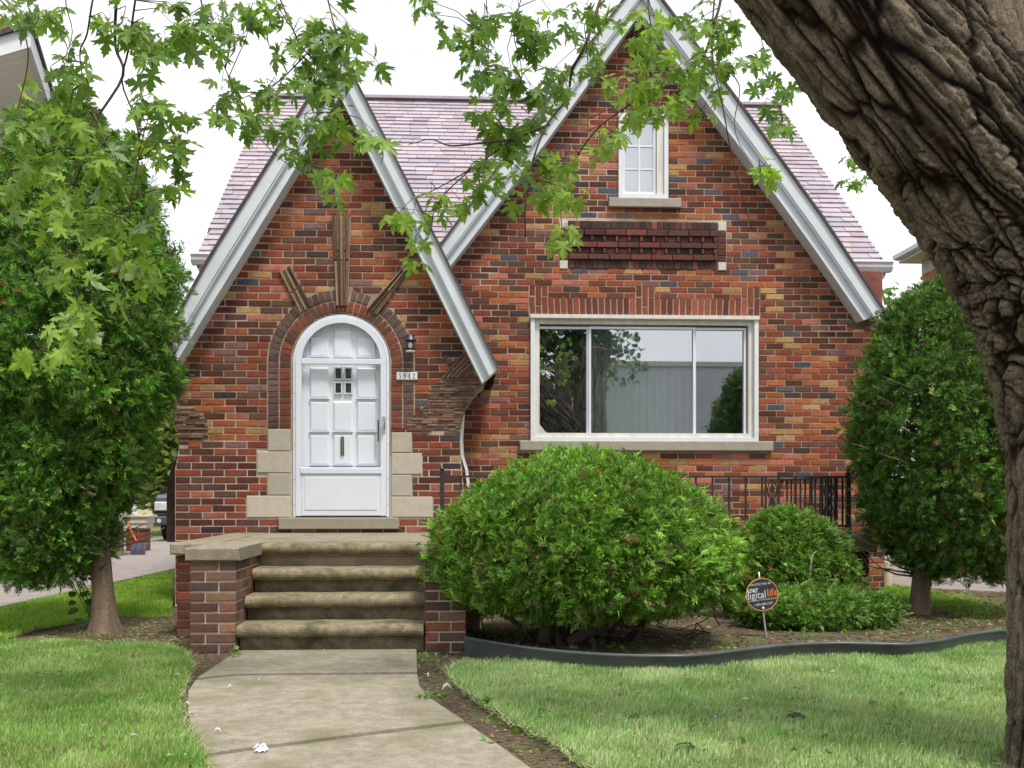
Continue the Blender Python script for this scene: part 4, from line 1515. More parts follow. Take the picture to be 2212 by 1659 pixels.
def revolve_crown(name, label_parent, axis, prof, n, size, up=0.6, lump=0.16, freq=2.2, thick=0.45, seed=0, cols=None, sq=(1, 1), per=9, lay=0.5, skew=None):
    """tufts of sprays through the outer shell of a crown whose radius runs over height: prof = [(z, r)]"""
    zs = np.array([p[0] for p in prof])
    rs = np.array([p[1] for p in prof])
    zz = np.linspace(zs[0], zs[-1], 400)
    rr = np.interp(zz, zs, rs)
    w = rr + 0.04
    m = n // per
    z = NP.choice(zz, m, p=w / w.sum()) + NP.normal(0, 0.015, m)
    r = np.interp(z, zs, rs)
    th = NP.uniform(0, 2 * math.pi, m)
    q = np.stack([np.cos(th) * freq, np.sin(th) * freq, z * freq * 1.2], 1) + seed * 13.7
    lm = 1 + lump * perlin(q) + lump * 0.5 * perlin(q * 2.6 + 4)
    depth = 1 - np.abs(NP.normal(0, thick * 0.40, m))
    depth = np.clip(depth, 0.25, 1.0)
    stray = NP.random(m) < 0.05
    depth[stray] = NP.uniform(1.0, 1.09, stray.sum())
    rad = r * lm * depth
    Tc = np.stack([axis[0] + np.cos(th) * rad * sq[0], axis[1] + np.sin(th) * rad * sq[1], z + axis[2]], 1)
    if skew:
        Tc[:, 0] += np.interp(z, [p[0] for p in skew], [p[1] for p in skew])
    dr = np.interp(z + 0.06, zs, rs) - np.interp(z - 0.06, zs, rs)
    out = unit(np.stack([np.cos(th), np.sin(th), -dr / 0.12], 1))
    td = unit(out * 0.8 + np.array((0, 0, up)) + NP.normal(size=(m, 3)) * 0.35)
    tb = NP.uniform(0.55, 1.40, m) * (1 + 0.30 * perlin(Tc * 3.1 + seed))
    ix = np.repeat(np.arange(m), per)
    n = len(ix)
    P = Tc[ix] + NP.normal(size=(n, 3)) * size * 0.36 + td[ix] * (NP.uniform(-0.5, 0.25, n) * size)[:, None]
    D = td[ix] + NP.normal(size=(n, 3)) * 0.55
    fl = out[ix] * (1 - lay) + np.array((0, -0.15, 1.0)) * lay
    c = thuja_cols(n) if cols is None else cols(n)
    sz = size * NP.uniform(0.6, 1.3, n)
    return link(name, spray_mesh(name, P, D, sz, c * tb[ix][:, None], M['thuja'], SPRAYS, fl), label_parent)


def limbs(name, parent, base, n, h0, h1, reach, r0, mat, seed, up=0.5, squash=(1, 1), seg=5):
    r = random.Random(seed)
    mb = MB()
    for i in range(n):
        a = r.uniform(0, 2 * math.pi)
        z = base[2] + r.uniform(h0, h1)
        pts, rad = [], []
        L = reach * r.uniform(0.6, 1.0)
        for k in range(seg + 1):
            t = k / seg
            pts.append((base[0] + math.cos(a + 0.25 * math.sin(t * 4)) * L * t * squash[0] + r.uniform(-.02, .02), base[1] + math.sin(a + 0.25 * math.sin(t * 3)) * L * t * squash[1], z + up * L * t * t + r.uniform(-.02, .02)))
            rad.append(r0 * (1 - 0.8 * t) * r.uniform(0.85, 1.1))
        mb.tube(pts, rad, 6)
    return mb.build(name, mat, parent, smooth=True)


def trunk_mesh(pts, rads, mat, name, parent, n=20, rough=0.012, sub=14, flare=1.5):
    V, Fq = [], []
    m = len(pts) - 1
    K = sub * m
    P = []
    for k in range(K + 1):
        t = k / K * m
        i = min(int(t), m - 1)
        f = t - i
        p = Vector(pts[i]).lerp(Vector(pts[i + 1]), f)
        r = rads[i] + (rads[i + 1] - rads[i]) * f
        P.append((p, r))
    for k, (p, r) in enumerate(P):
        for j in range(n):
            a = 2 * math.pi * j / n
            V.append((p.x + math.cos(a) * r, p.y + math.sin(a) * r, p.z))
    V = np.array(V)
    c = np.array([q[0] for q in P]).repeat(n, 0)
    d = V - c
    ridge = perlin(np.stack([d[:, 0] / 0.035, d[:, 1] / 0.035, V[:, 2] * 2.2], 1)) * rough
    low = np.clip(1 - (V[:, 2] - V[:, 2].min()) / 0.22, 0, 1) ** 2
    ang = np.arctan2(d[:, 1], d[:, 0])
    k = 1 + low * (flare - 1) * (0.7 + 0.5 * np.sin(ang * 4 + 1)) + ridge / np.maximum(np.linalg.norm(d, axis=1), 1e-3)
    V[:, :2] = c[:, :2] + d[:, :2] * k[:, None]
    Fq = [(a * n + j, a * n + (j + 1) % n, (a + 1) * n + (j + 1) % n, (a + 1) * n + j) for a in range(K) for j in range(n)]
    return link(name, np_mesh(name, V, np.array(Fq), mat, None, True), parent)


# tall arborvitae at the left of the house
tb = gz(228, 1366)
T1 = thing('arborvitae_tree', 'tall bushy evergreen rising from a bare leaning trunk beside the left driveway', 'tree', tb)
ax = at(150, 900, tb.y)
trunk_mesh([(tb.x, tb.y, -0.05), (tb.x - 0.02, tb.y, 0.35), (tb.x - 0.08, tb.y, 0.9), (ax.x + 0.1, tb.y, 2.2), (ax.x, tb.y, 3.6)], [0.115, 0.085, 0.075, 0.05, 0.02], M['thuja_bark'], 'trunk', T1)
limbs('branch', T1, (tb.x - 0.06, tb.y, 0), 60, 0.5, 2.6, 0.5, 0.014, M['thuja_bark'], 5, 0.35)
revolve_crown('crown', T1, (ax.x, tb.y, 0), [(0.42, 0.25), (0.50, 0.38), (0.69, 0.44), (0.92, 0.49), (1.03, 0.53), (1.26, 0.58), (1.58, 0.61), (1.83, 0.77), (2.1, 0.80), (2.45, 0.80), (3.0, 0.74), (3.5, 0.60), (3.95, 0.28), (4.2, 0.04)], 60000, 0.075, 0.5, 0.15, 2.3, 0.55, 1, lay=0.35, skew=[(0.4, -0.24), (0.5, -0.20), (0.69, -0.14), (0.92, -0.11), (1.1, -0.06), (1.5, -0.02), (2, 0)])
# a ragged skirt of bare drooping sprays below
vine = thing('vine_shoot', 'round leaved green shoot growing at the foot of the left evergreen trunk', 'plant', gz(205, 1352))


def disc_leaf(n=8):
    V = [(0, 0.5, 0.04)]
    for i in range(n):
        a = 2 * math.pi * i / n
        V.append((0.5 * math.sin(a), 0.5 - 0.5 * math.cos(a) * (0.9 if i else 0.7), 0))
    return np.array(V), np.array([(0, 1 + i, 1 + (i + 1) % n) for i in range(n)])


DISC = [disc_leaf()]
vp, vd = [], []
vm = MB()
for i in range(26):
    c = gz(205, 1352)
    px, py = R.uniform(140, 215), R.uniform(1238, 1335)
    q = at(px, py, c.y - 0.12 + R.uniform(-.1, .1))
    vp.append(q)
    vd.append((R.uniform(-.6, .6), -0.6, R.uniform(-.8, .2)))
for k in range(4):
    vm.tube([c, at(200 - k * 12, 1300 - k * 8, c.y - .08), at(180 - k * 8, 1255, c.y - .1)], 0.004, 5)
vm.build('stem', M['wood'], vine)
link('foliage', spray_mesh('foliage', np.array([tuple(p) for p in vp]), np.array(vd), NP.uniform(0.05, 0.085, len(vp)), np.array([(0.05, 0.16, 0.03)] * len(vp)) * NP.uniform(0.8, 1.3, (len(vp), 1)), M['thuja'], DISC, np.array((0, -0.7, 0.6))), vine)

# clipped arborvitae at the right
tb = gz(1986, 1338)
T2 = thing('arborvitae_tree', 'clipped egg shaped evergreen on a short bare trunk at the right corner of the house', 'tree', tb)
ax = at(2068, 900, tb.y)
trunk_mesh([(tb.x, tb.y, -0.05), (tb.x + 0.01, tb.y, 0.25), (tb.x + 0.05, tb.y, 0.6), (ax.x - 0.1, tb.y, 1.5), (ax.x, tb.y, 2.5)], [0.105, 0.085, 0.075, 0.05, 0.02], M['thuja_bark'], 'trunk', T2)
limbs('branch', T2, (tb.x + 0.06, tb.y, 0), 50, 0.35, 1.9, 0.8, 0.014, M['thuja_bark'], 8, 0.3)
revolve_crown('crown', T2, (at(2075, 900, tb.y).x, tb.y, 0), [(0.36, 0.30), (0.51, 0.50), (0.75, 0.74), (1.2, 0.86), (1.57, 0.90), (1.9, 0.88), (2.18, 0.80), (2.43, 0.70), (2.63, 0.62), (2.79, 0.50), (2.90, 0.32), (2.97, 0.10)], 56000, 0.066, 0.5, 0.06, 2.6, 0.42, 2, lambda n: thuja_cols(n, (0.032, 0.10, 0.015), (0.15, 0.32, 0.045), 0.013, 0.08), lay=0.35)

# the three bushes of the bed
def bush(name, label, px, py_top, x0, x1, Y, squash, n, size, seed, low=0.16, cat='bush', cols=None, lump=0.13, stems=14, prof=None):
    c = at((x0 + x1) / 2, 1070, Y)
    r = (at(x1, 1070, Y).x - at(x0, 1070, Y).x) / 2
    h = at(px, py_top, Y).z
    t = thing(name, label, cat, (c.x, Y, 0.0))
    if prof is None:
        prof = [(low, 0.50), (low + 0.10 * h, 0.80), (0.32 * h, 0.97), (0.46 * h, 1.0), (0.62 * h, 0.93), (0.76 * h, 0.78), (0.88 * h, 0.56), (0.96 * h, 0.30), (h, 0.05)]
    else:
        prof = [(a * h, b) for a, b in prof]
    revolve_crown('crown', t, (c.x, Y, 0), [(a, b * r) for a, b in prof], n, size, 0.5, lump, 2.4 / max(r, 0.4) * 0.9, 0.30, seed, cols, (1, squash))
    rr = random.Random(seed)
    mb = MB()
    for i in range(stems):
        a = rr.uniform(0, 2 * math.pi)
        L = r * rr.uniform(0.4, 0.8)
        bx, by = c.x + rr.uniform(-.3, .3) * r, Y + rr.uniform(-.25, .25) * r
        pts = [(bx, by, -0.02), (bx + math.cos(a) * L * 0.3, by + math.sin(a) * L * 0.3 * squash, h * 0.14), (bx + math.cos(a) * L * 0.7, by + math.sin(a) * L * 0.7 * squash, h * 0.32), (bx + math.cos(a) * L, by + math.sin(a) * L * squash, h * 0.6)]
        mb.tube(pts, [0.03, 0.022, 0.014, 0.006], 6)
        for k in range(6):
            f = rr.uniform(0.3, 0.9)
            q = Vector(pts[1]).lerp(Vector(pts[3]), f)
            mb.tube([q, q + Vector((rr.uniform(-.25, .25), rr.uniform(-.25, .1), rr.uniform(-.2, .14)))], [0.006, 0.002], 4)
    mb.build('stem', M['wood'], t, smooth=True)
    return t, c, r, h


B1, c1, r1, h1 = bush('evergreen_bush', 'big round bright green evergreen bush in front of the picture window', 1230, 986, 940, 1578, 7.2, 0.80, 62000, 0.068, 3, 0.22,
                      cols=lambda n: thuja_cols(n, (0.06, 0.18, 0.02), (0.28, 0.53, 0.07), 0.012, 0.22), lump=0.12,
                      prof=[(0.20, 0.40), (0.235, 0.70), (0.30, 0.92), (0.40, 1.0), (0.55, 0.985), (0.70, 0.86), (0.82, 0.68), (0.92, 0.44), (0.98, 0.22), (1.0, 0.05)])
# thick bare stems that show under it
mb = MB()
for pts, rad in (([(1228, 1392), (1290, 1352), (1345, 1315), (1420, 1285)], [.045, .04, .035, .03]), ([(1176, 1388), (1180, 1345), (1170, 1290)], [.05, .04, .035]), ([(1240, 1385), (1330, 1345), (1440, 1330), (1520, 1300)], [.03, .028, .022, .014]), ([(1340, 1350), (1420, 1365), (1490, 1385)], [.02, .014, .006])):
    mb.tube([at(x, y, 7.0) for x, y in pts], rad, 9)
for i in range(60):
    x, y = R.uniform(1130, 1560), R.uniform(1300, 1380)
    a = at(x, y, 7.2 + R.uniform(-.25, .2))
    mb.tube([a, a + Vector((R.uniform(-.12, .12), R.uniform(-.1, .1), R.uniform(-.12, .08))), a + Vector((R.uniform(-.25, .25), R.uniform(-.1, .1), R.uniform(-.16, .05)))], [0.006, 0.004, 0.002], 4)
mb.build('bare_stem', M['wood'], B1, smooth=True)
bush('evergreen_bush', 'medium rounded evergreen bush against the terrace under the iron railing', 1695, 1108, 1556, 1846, 8.55, 0.5, 26000, 0.064, 4, 0.12,
     cols=lambda n: thuja_cols(n, (0.07, 0.19, 0.024), (0.25, 0.47, 0.07), 0.01, 0.14), lump=0.15, prof=[(0.06, 0.70), (0.2, 0.93), (0.38, 1.0), (0.55, 0.93), (0.7, 0.80), (0.84, 0.60), (0.94, 0.35), (1.0, 0.06)])
bush('evergreen_bush', 'low spreading evergreen bush beside the round yard sign, just behind the edging', 1780, 1282, 1600, 1925, 7.95, 0.55, 17000, 0.062, 6, 0.05,
     cols=lambda n: thuja_cols(n, (0.06, 0.175, 0.024), (0.22, 0.43, 0.07), 0.01, 0.12), lump=0.2, stems=18,
     prof=[(0.12, 0.72), (0.3, 0.92), (0.55, 1.0), (0.8, 0.86), (0.95, 0.55), (1.0, 0.1)])
# a pale dead shoot in the middle bush
MB().tube([at(1738, 1275, 8.25), at(1750, 1240, 8.2), at(1754, 1200, 8.2), at(1764, 1190, 8.2)], [0.006, 0.006, 0.005, 0.003], 5).build('dead_shoot', pm('dead twig', (0.42, 0.34, 0.26), None, 20, 0.9), bpy.data.objects['evergreen_bush.001'], smooth=True)

# ------------------------------------------------------------------ silver maple over the yard
TY = 3.72
maple = thing('silver_maple', 'massive rough barked maple trunk leaning over the lawn with leafy branches hanging across the yard', 'tree', (2.2, TY, 0))


def catmull(pts, n=10):
    P = [np.array(p, float) for p in pts]
    P = [2 * P[0] - P[1]] + P + [2 * P[-1] - P[-2]]
    out = []
    for i in range(1, len(P) - 2):
        for k in range(n):
            t = k / n
            out.append(0.5 * ((2 * P[i]) + (-P[i - 1] + P[i + 1]) * t + (2 * P[i - 1] - 5 * P[i] + 4 * P[i + 1] - P[i + 2]) * t * t + (-P[i - 1] + 3 * P[i] - 3 * P[i + 1] + P[i + 2]) * t ** 3))
    out.append(P[-2])
    return np.array(out)


def W4(x, y, Y, r):
    p = at(x, y, Y)
    return (p.x, p.y, p.z, r)


axes = [
    catmull([W4(2440, 1790, TY, .44), W4(2416, 1660, TY, .385), W4(2414, 1200, TY, .372), W4(2406, 950, TY, .375), W4(2352, 720, TY, .37), W4(2200, 440, TY, .34), W4(1990, 190, TY, .315), W4(1745, -110, TY, .30), W4(1480, -430, TY + .1, .26)]),
    catmull([W4(2380, 800, TY, .33), W4(2260, 520, TY - .05, .25), W4(2160, 230, TY - .1, .165), W4(2115, -30, TY - .1, .145), W4(2090, -420, TY - .1, .13)]),
    catmull([W4(2400, 820, TY, .33), W4(2360, 430, TY + .05, .30), W4(2340, 60, TY + .12, .26), W4(2360, -420, TY + .2, .24)]),
]
tm = MB()
for a in axes:
    tm.tube([tuple(p[:3]) for p in a], [p[3] for p in a], 28)
tmp = tm.build('tmp_trunk', M['wood'], None, fix=True)
md = tmp.modifiers.new('r', 'REMESH')
md.mode = 'VOXEL'
md.voxel_size = 0.0068
md2 = tmp.modifiers.new('s', 'SMOOTH')
md2.iterations = 14
md2.factor = 0.7
bpy.context.view_layer.update()
ev = tmp.evaluated_get(bpy.context.evaluated_depsgraph_get())
me0 = bpy.data.meshes.new_from_object(ev)
nv = len(me0.vertices)
V = np.empty(nv * 3, np.float32)
me0.vertices.foreach_get('co', V)
V = V.reshape(-1, 3).astype(float)
N_ = np.empty(nv * 3, np.float32)
me0.vertex_normals.foreach_get('vector', N_)
N_ = N_.reshape(-1, 3).astype(float)
bpy.data.objects.remove(tmp)
best = np.full(nv, 1e9)
L3 = np.zeros((nv, 3))
soff = 0.0
for a in axes:
    seg = a[:, :3]
    ln = np.concatenate([[0], np.cumsum(np.linalg.norm(np.diff(seg, axis=0), axis=1))])
    for i in range(len(seg) - 1):
        d = seg[i + 1] - seg[i]
        Ld = np.linalg.norm(d)
        u = d / Ld
        t = np.clip(((V - seg[i]) @ u), 0, Ld)
        q = seg[i] + t[:, None] * u
        w = V - q
        dist = np.linalg.norm(w, axis=1) / (a[i, 3] + (a[i + 1, 3] - a[i, 3]) * t / Ld)
        e1 = np.cross(u, (0, 1, 0))
        e1 /= np.linalg.norm(e1)
        e2 = np.cross(u, e1)
        m = dist < best
        best[m] = dist[m]
        L3[m, 0] = (w[m] @ e1)
        L3[m, 1] = (w[m] @ e2)
        L3[m, 2] = ln[i] + t[m] + soff
    soff += 7.0
nearf = np.clip(1 - np.abs(V[:, 2] - (H + (HZ - 640) / F * TY)) / 0.55, 0, 1)         # knobbly round the fork
warp = np.stack([perlin(L3 * (4, 4, 1.6) + k * 17) for k in range(3)], 1) + 0.5 * np.stack([perlin(L3 * (11, 11, 4) + k * 29) for k in range(3)], 1)
q = L3 + warp * np.array((0.030, 0.030, 0.10)) * (1 + 0.9 * nearf[:, None])
st = 7.5 - 3.6 * nearf


def furrow(sc, stretch, wd, off):
    p = perlin(np.stack([q[:, 0] / sc + off, q[:, 1] / sc, q[:, 2] / (sc * stretch)], 1))
    return np.clip(np.abs(p) / wd, 0, 1)


c1 = furrow(0.10, st * 1.3, 0.17, 0)
c2 = furrow(0.045, st * 0.9, 0.24, 31)
c4 = furrow(0.020, st * 0.7, 0.5, 57)
f1, f2 = worley(np.stack([q[:, 0] / 0.088, q[:, 1] / 0.088, q[:, 2] / (0.088 * st * 0.8)], 1))
c3 = np.clip((f2 - f1) / 0.19, 0, 1)
h1, h2 = worley(np.stack([q[:, 0] / 0.034, q[:, 1] / 0.034, q[:, 2] / (0.034 * st * 0.6)], 1))
c5 = np.clip((h2 - h1) / 0.22, 0, 1)
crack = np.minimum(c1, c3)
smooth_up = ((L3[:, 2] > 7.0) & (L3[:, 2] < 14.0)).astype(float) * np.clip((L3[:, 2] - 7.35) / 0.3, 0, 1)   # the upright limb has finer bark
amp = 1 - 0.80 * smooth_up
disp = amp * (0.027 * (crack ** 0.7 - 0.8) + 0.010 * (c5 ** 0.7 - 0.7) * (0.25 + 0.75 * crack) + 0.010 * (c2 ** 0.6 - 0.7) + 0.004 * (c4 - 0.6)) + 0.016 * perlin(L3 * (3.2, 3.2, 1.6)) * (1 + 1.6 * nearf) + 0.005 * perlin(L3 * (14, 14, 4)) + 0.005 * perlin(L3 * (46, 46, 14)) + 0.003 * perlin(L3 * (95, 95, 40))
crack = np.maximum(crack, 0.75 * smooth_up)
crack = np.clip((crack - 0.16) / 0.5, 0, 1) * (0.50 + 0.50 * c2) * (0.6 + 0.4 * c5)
V2 = V + N_ * disp[:, None]
me0.vertices.foreach_set('co', V2.astype(np.float32).ravel())
me0.update()
me0.materials.clear()
m, nt, b = new_mat('furrowed bark')
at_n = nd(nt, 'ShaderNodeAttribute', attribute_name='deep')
c_plate = mixc(nt, ramp(nt, noise(nt, 9, 6), 0.35, 0.68), (0.38, 0.315, 0.23), (0.20, 0.165, 0.115))
c_plate = mixc(nt, ramp(nt, noise(nt, 4, 5, None, 4.0), 0.54, 0.72), c_plate, (0.16, 0.15, 0.075))
c_plate = mixc(nt, ramp(nt, noise(nt, 40, 4, None, 8.0), 0.62, 0.75), c_plate, (0.36, 0.30, 0.23))
c_plate = mixc(nt, ramp(nt, noise(nt, 110, 5, None, 15.0, 0.7), 0.45, 0.7), c_plate, (0.085, 0.066, 0.042))
c_plate = mixc(nt, ramp(nt, noise(nt, 60, 5, None, 25.0, 0.7), 0.56, 0.72), c_plate, (0.42, 0.36, 0.28))
c_deep = mixc(nt, ramp(nt, noise(nt, 7, 4, None, 2.0), 0.45, 0.7), (0.012, 0.009, 0.007), (0.05, 0.024, 0.013))  # crevice shade painted near-black into the furrows, with some reddish inner bark
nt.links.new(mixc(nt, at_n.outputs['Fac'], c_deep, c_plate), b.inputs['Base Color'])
b.inputs['Roughness'].default_value = 0.95
b.inputs['Specular IOR Level'].default_value = 0.15
bump(nt, b, noise(nt, 95, 7, None, 1.0, 0.8), 1.0, 0.016)
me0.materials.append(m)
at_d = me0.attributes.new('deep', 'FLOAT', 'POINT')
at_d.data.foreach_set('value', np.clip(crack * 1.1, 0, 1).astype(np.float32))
me0.polygons.foreach_set('use_smooth', np.ones(len(me0.polygons), bool))
me0.name = 'trunk'
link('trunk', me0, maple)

# hanging branches: photo columns and rows with the depth of each
BR = [
    (4.6, [(170, -40), (145, 0), (156, 67), (142, 120)], .005),
    (4.55, [(215, -40), (200, 0), (184, 74), (170, 113), (181, 177), (205, 244)], .007),
    (4.7, [(255, -40), (250, 0), (251, 99), (266, 163), (209, 262), (184, 329), (152, 425), (142, 510), (149, 584), (170, 640), (177, 695), (135, 780)], .009),
    (4.6, [(305, -40), (294, 0), (276, 106), (266, 177), (290, 248), (301, 319), (283, 443), (269, 552), (237, 656)], .007),
    (4.65, [(184, 329), (145, 319), (88, 336), (0, 382), (-60, 400)], .005),
    (4.5, [(205, 244), (240, 330), (300, 420), (322, 470)], .004),
    (4.5, [(-30, -40), (30, 30), (60, 110), (40, 220), (10, 300)], .005),
    (4.9, [(420, -40), (435, 14), (471, 106), (496, 166), (531, 262), (602, 340), (666, 375)], .005),
    (5.0, [(590, -40), (606, 0), (644, 85), (662, 117), (705, 163), (687, 248), (669, 319), (673, 375)], .006),
    (5.0, [(700, -40), (720, 40), (740, 120), (725, 220), (750, 290), (800, 300)], .006),
    (5.0, [(662, 117), (600, 180), (520, 215), (470, 240)], .004),
    (5.1, [(1310, -40), (1294, 0), (1266, 92), (1237, 152), (1223, 212), (1184, 269), (1150, 345), (1135, 430), (1135, 513)], .011),
    (5.1, [(1184, 269), (1106, 301), (1046, 308), (975, 315), (933, 301), (880, 312)], .007),
    (5.1, [(1106, 301), (1025, 358), (954, 400), (904, 425)], .005),
    (5.1, [(1025, 358), (965, 418), (936, 460), (933, 496), (905, 545)], .004),
    (5.0, [(1040, -40), (1053, 0), (1055, 106), (1050, 180)], .005),
    (5.0, [(1135, -40), (1124, 0), (1113, 71), (1130, 160), (1100, 240)], .005),
    (5.3, [(1560, -40), (1540, 60), (1512, 135), (1446, 170), (1390, 205), (1336, 244), (1287, 283), (1240, 350), (1215, 430), (1210, 500)], .009),
    (5.2, [(1269, 92), (1272, 180), (1269, 283)], .003),
    (5.3, [(1400, -40), (1410, 60), (1425, 130), (1400, 230)], .006),
    (5.0, [(1545, -40), (1540, 0), (1537, 113), (1558, 227), (1583, 354), (1626, 492)], .007),
    (5.0, [(1548, 135), (1594, 184), (1590, 266), (1604, 319), (1640, 370)], .004),
    (5.6, [(1620, -40), (1640, 80), (1660, 170), (1690, 250)], .005),
    (6.2, [(1900, 250), (1870, 320), (1860, 370)], .004),
]
bough = [at(1600, -330, 3.75), at(1300, -420, 4.4), at(900, -400, 4.9), at(500, -330, 4.9), at(150, -260, 4.7), at(-150, -200, 4.6)]
bough2 = [at(1650, -260, 3.75), at(1500, -330, 4.6), at(1350, -300, 5.2), at(1200, -280, 5.4)]
bb = MB()
bb.tube([tuple(p[:3]) for p in catmull([tuple(p) for p in bough], 6)], [0.09 - 0.07 * i / 30 for i in range(31)], 10)
bb.tube([tuple(p[:3]) for p in catmull([tuple(p) for p in bough2], 6)], [0.06 - 0.045 * i / 18 for i in range(19)], 10)
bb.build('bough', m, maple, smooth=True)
NODES = []
for Y, pts, r in BR:
    P = []
    for i, (x, y) in enumerate(pts):
        P.append(at(x + R.uniform(-4, 4), y, Y + 0.12 * math.sin(i * 1.3 + Y * 9)))
    if pts[0][1] < 0:                      # carry it up to the bough over the frame
        b0 = min(bough + bough2, key=lambda q: (q - P[0]).length)
        P = [b0, (b0 + P[0]) / 2 + Vector((0.05, 0, 0.12))] + P
    cp = catmull([tuple(p) for p in P], 4)
    rad = [r * (1 - 0.75 * i / len(cp)) for i in range(len(cp))]
    MB().tube([tuple(p) for p in cp], rad, 6).build('branch', M['wood'], maple, smooth=True)
    NODES += [Vector(p) for p in cp]

HALF = [(0, 0), (.09, .05), (.30, -.05), (.25, .06), (.40, .075), (.23, .17), (.13, .235), (.34, .27), (.40, .345), (.62, .43), (.45, .455), (.48, .58), (.29, .475), (.10, .42), (.15, .56), (.25, .69), (.135, .69), (.165, .82), (.08, .83), (0, 1.0)]
OUT = HALF + [(-x, y) for x, y in reversed(HALF[1:-1])]


def leaf_template(fold, droop, curl, seed):
    r = random.Random(seed)
    pts = [(0, .28)] + [(x * r.uniform(.92, 1.08) + (0.01 if x == 0 else 0), y * r.uniform(.97, 1.03)) for x, y in OUT]
    V = []
    for x, y in pts:
        rr = math.hypot(x, y - .28)
        z = fold * abs(x) - droop * rr * rr + curl * x * (y - .3)
        V.append((x, y, z))
    n = len(OUT)
    return np.array(V), np.array([(0, 1 + i, 1 + (i + 1) % n) for i in range(n)])


LEAVES = [leaf_template(.18, .35, .3, 1), leaf_template(-.12, .5, -.5, 2), leaf_template(.35, .2, .6, 3), leaf_template(.05, .8, .1, 4)]
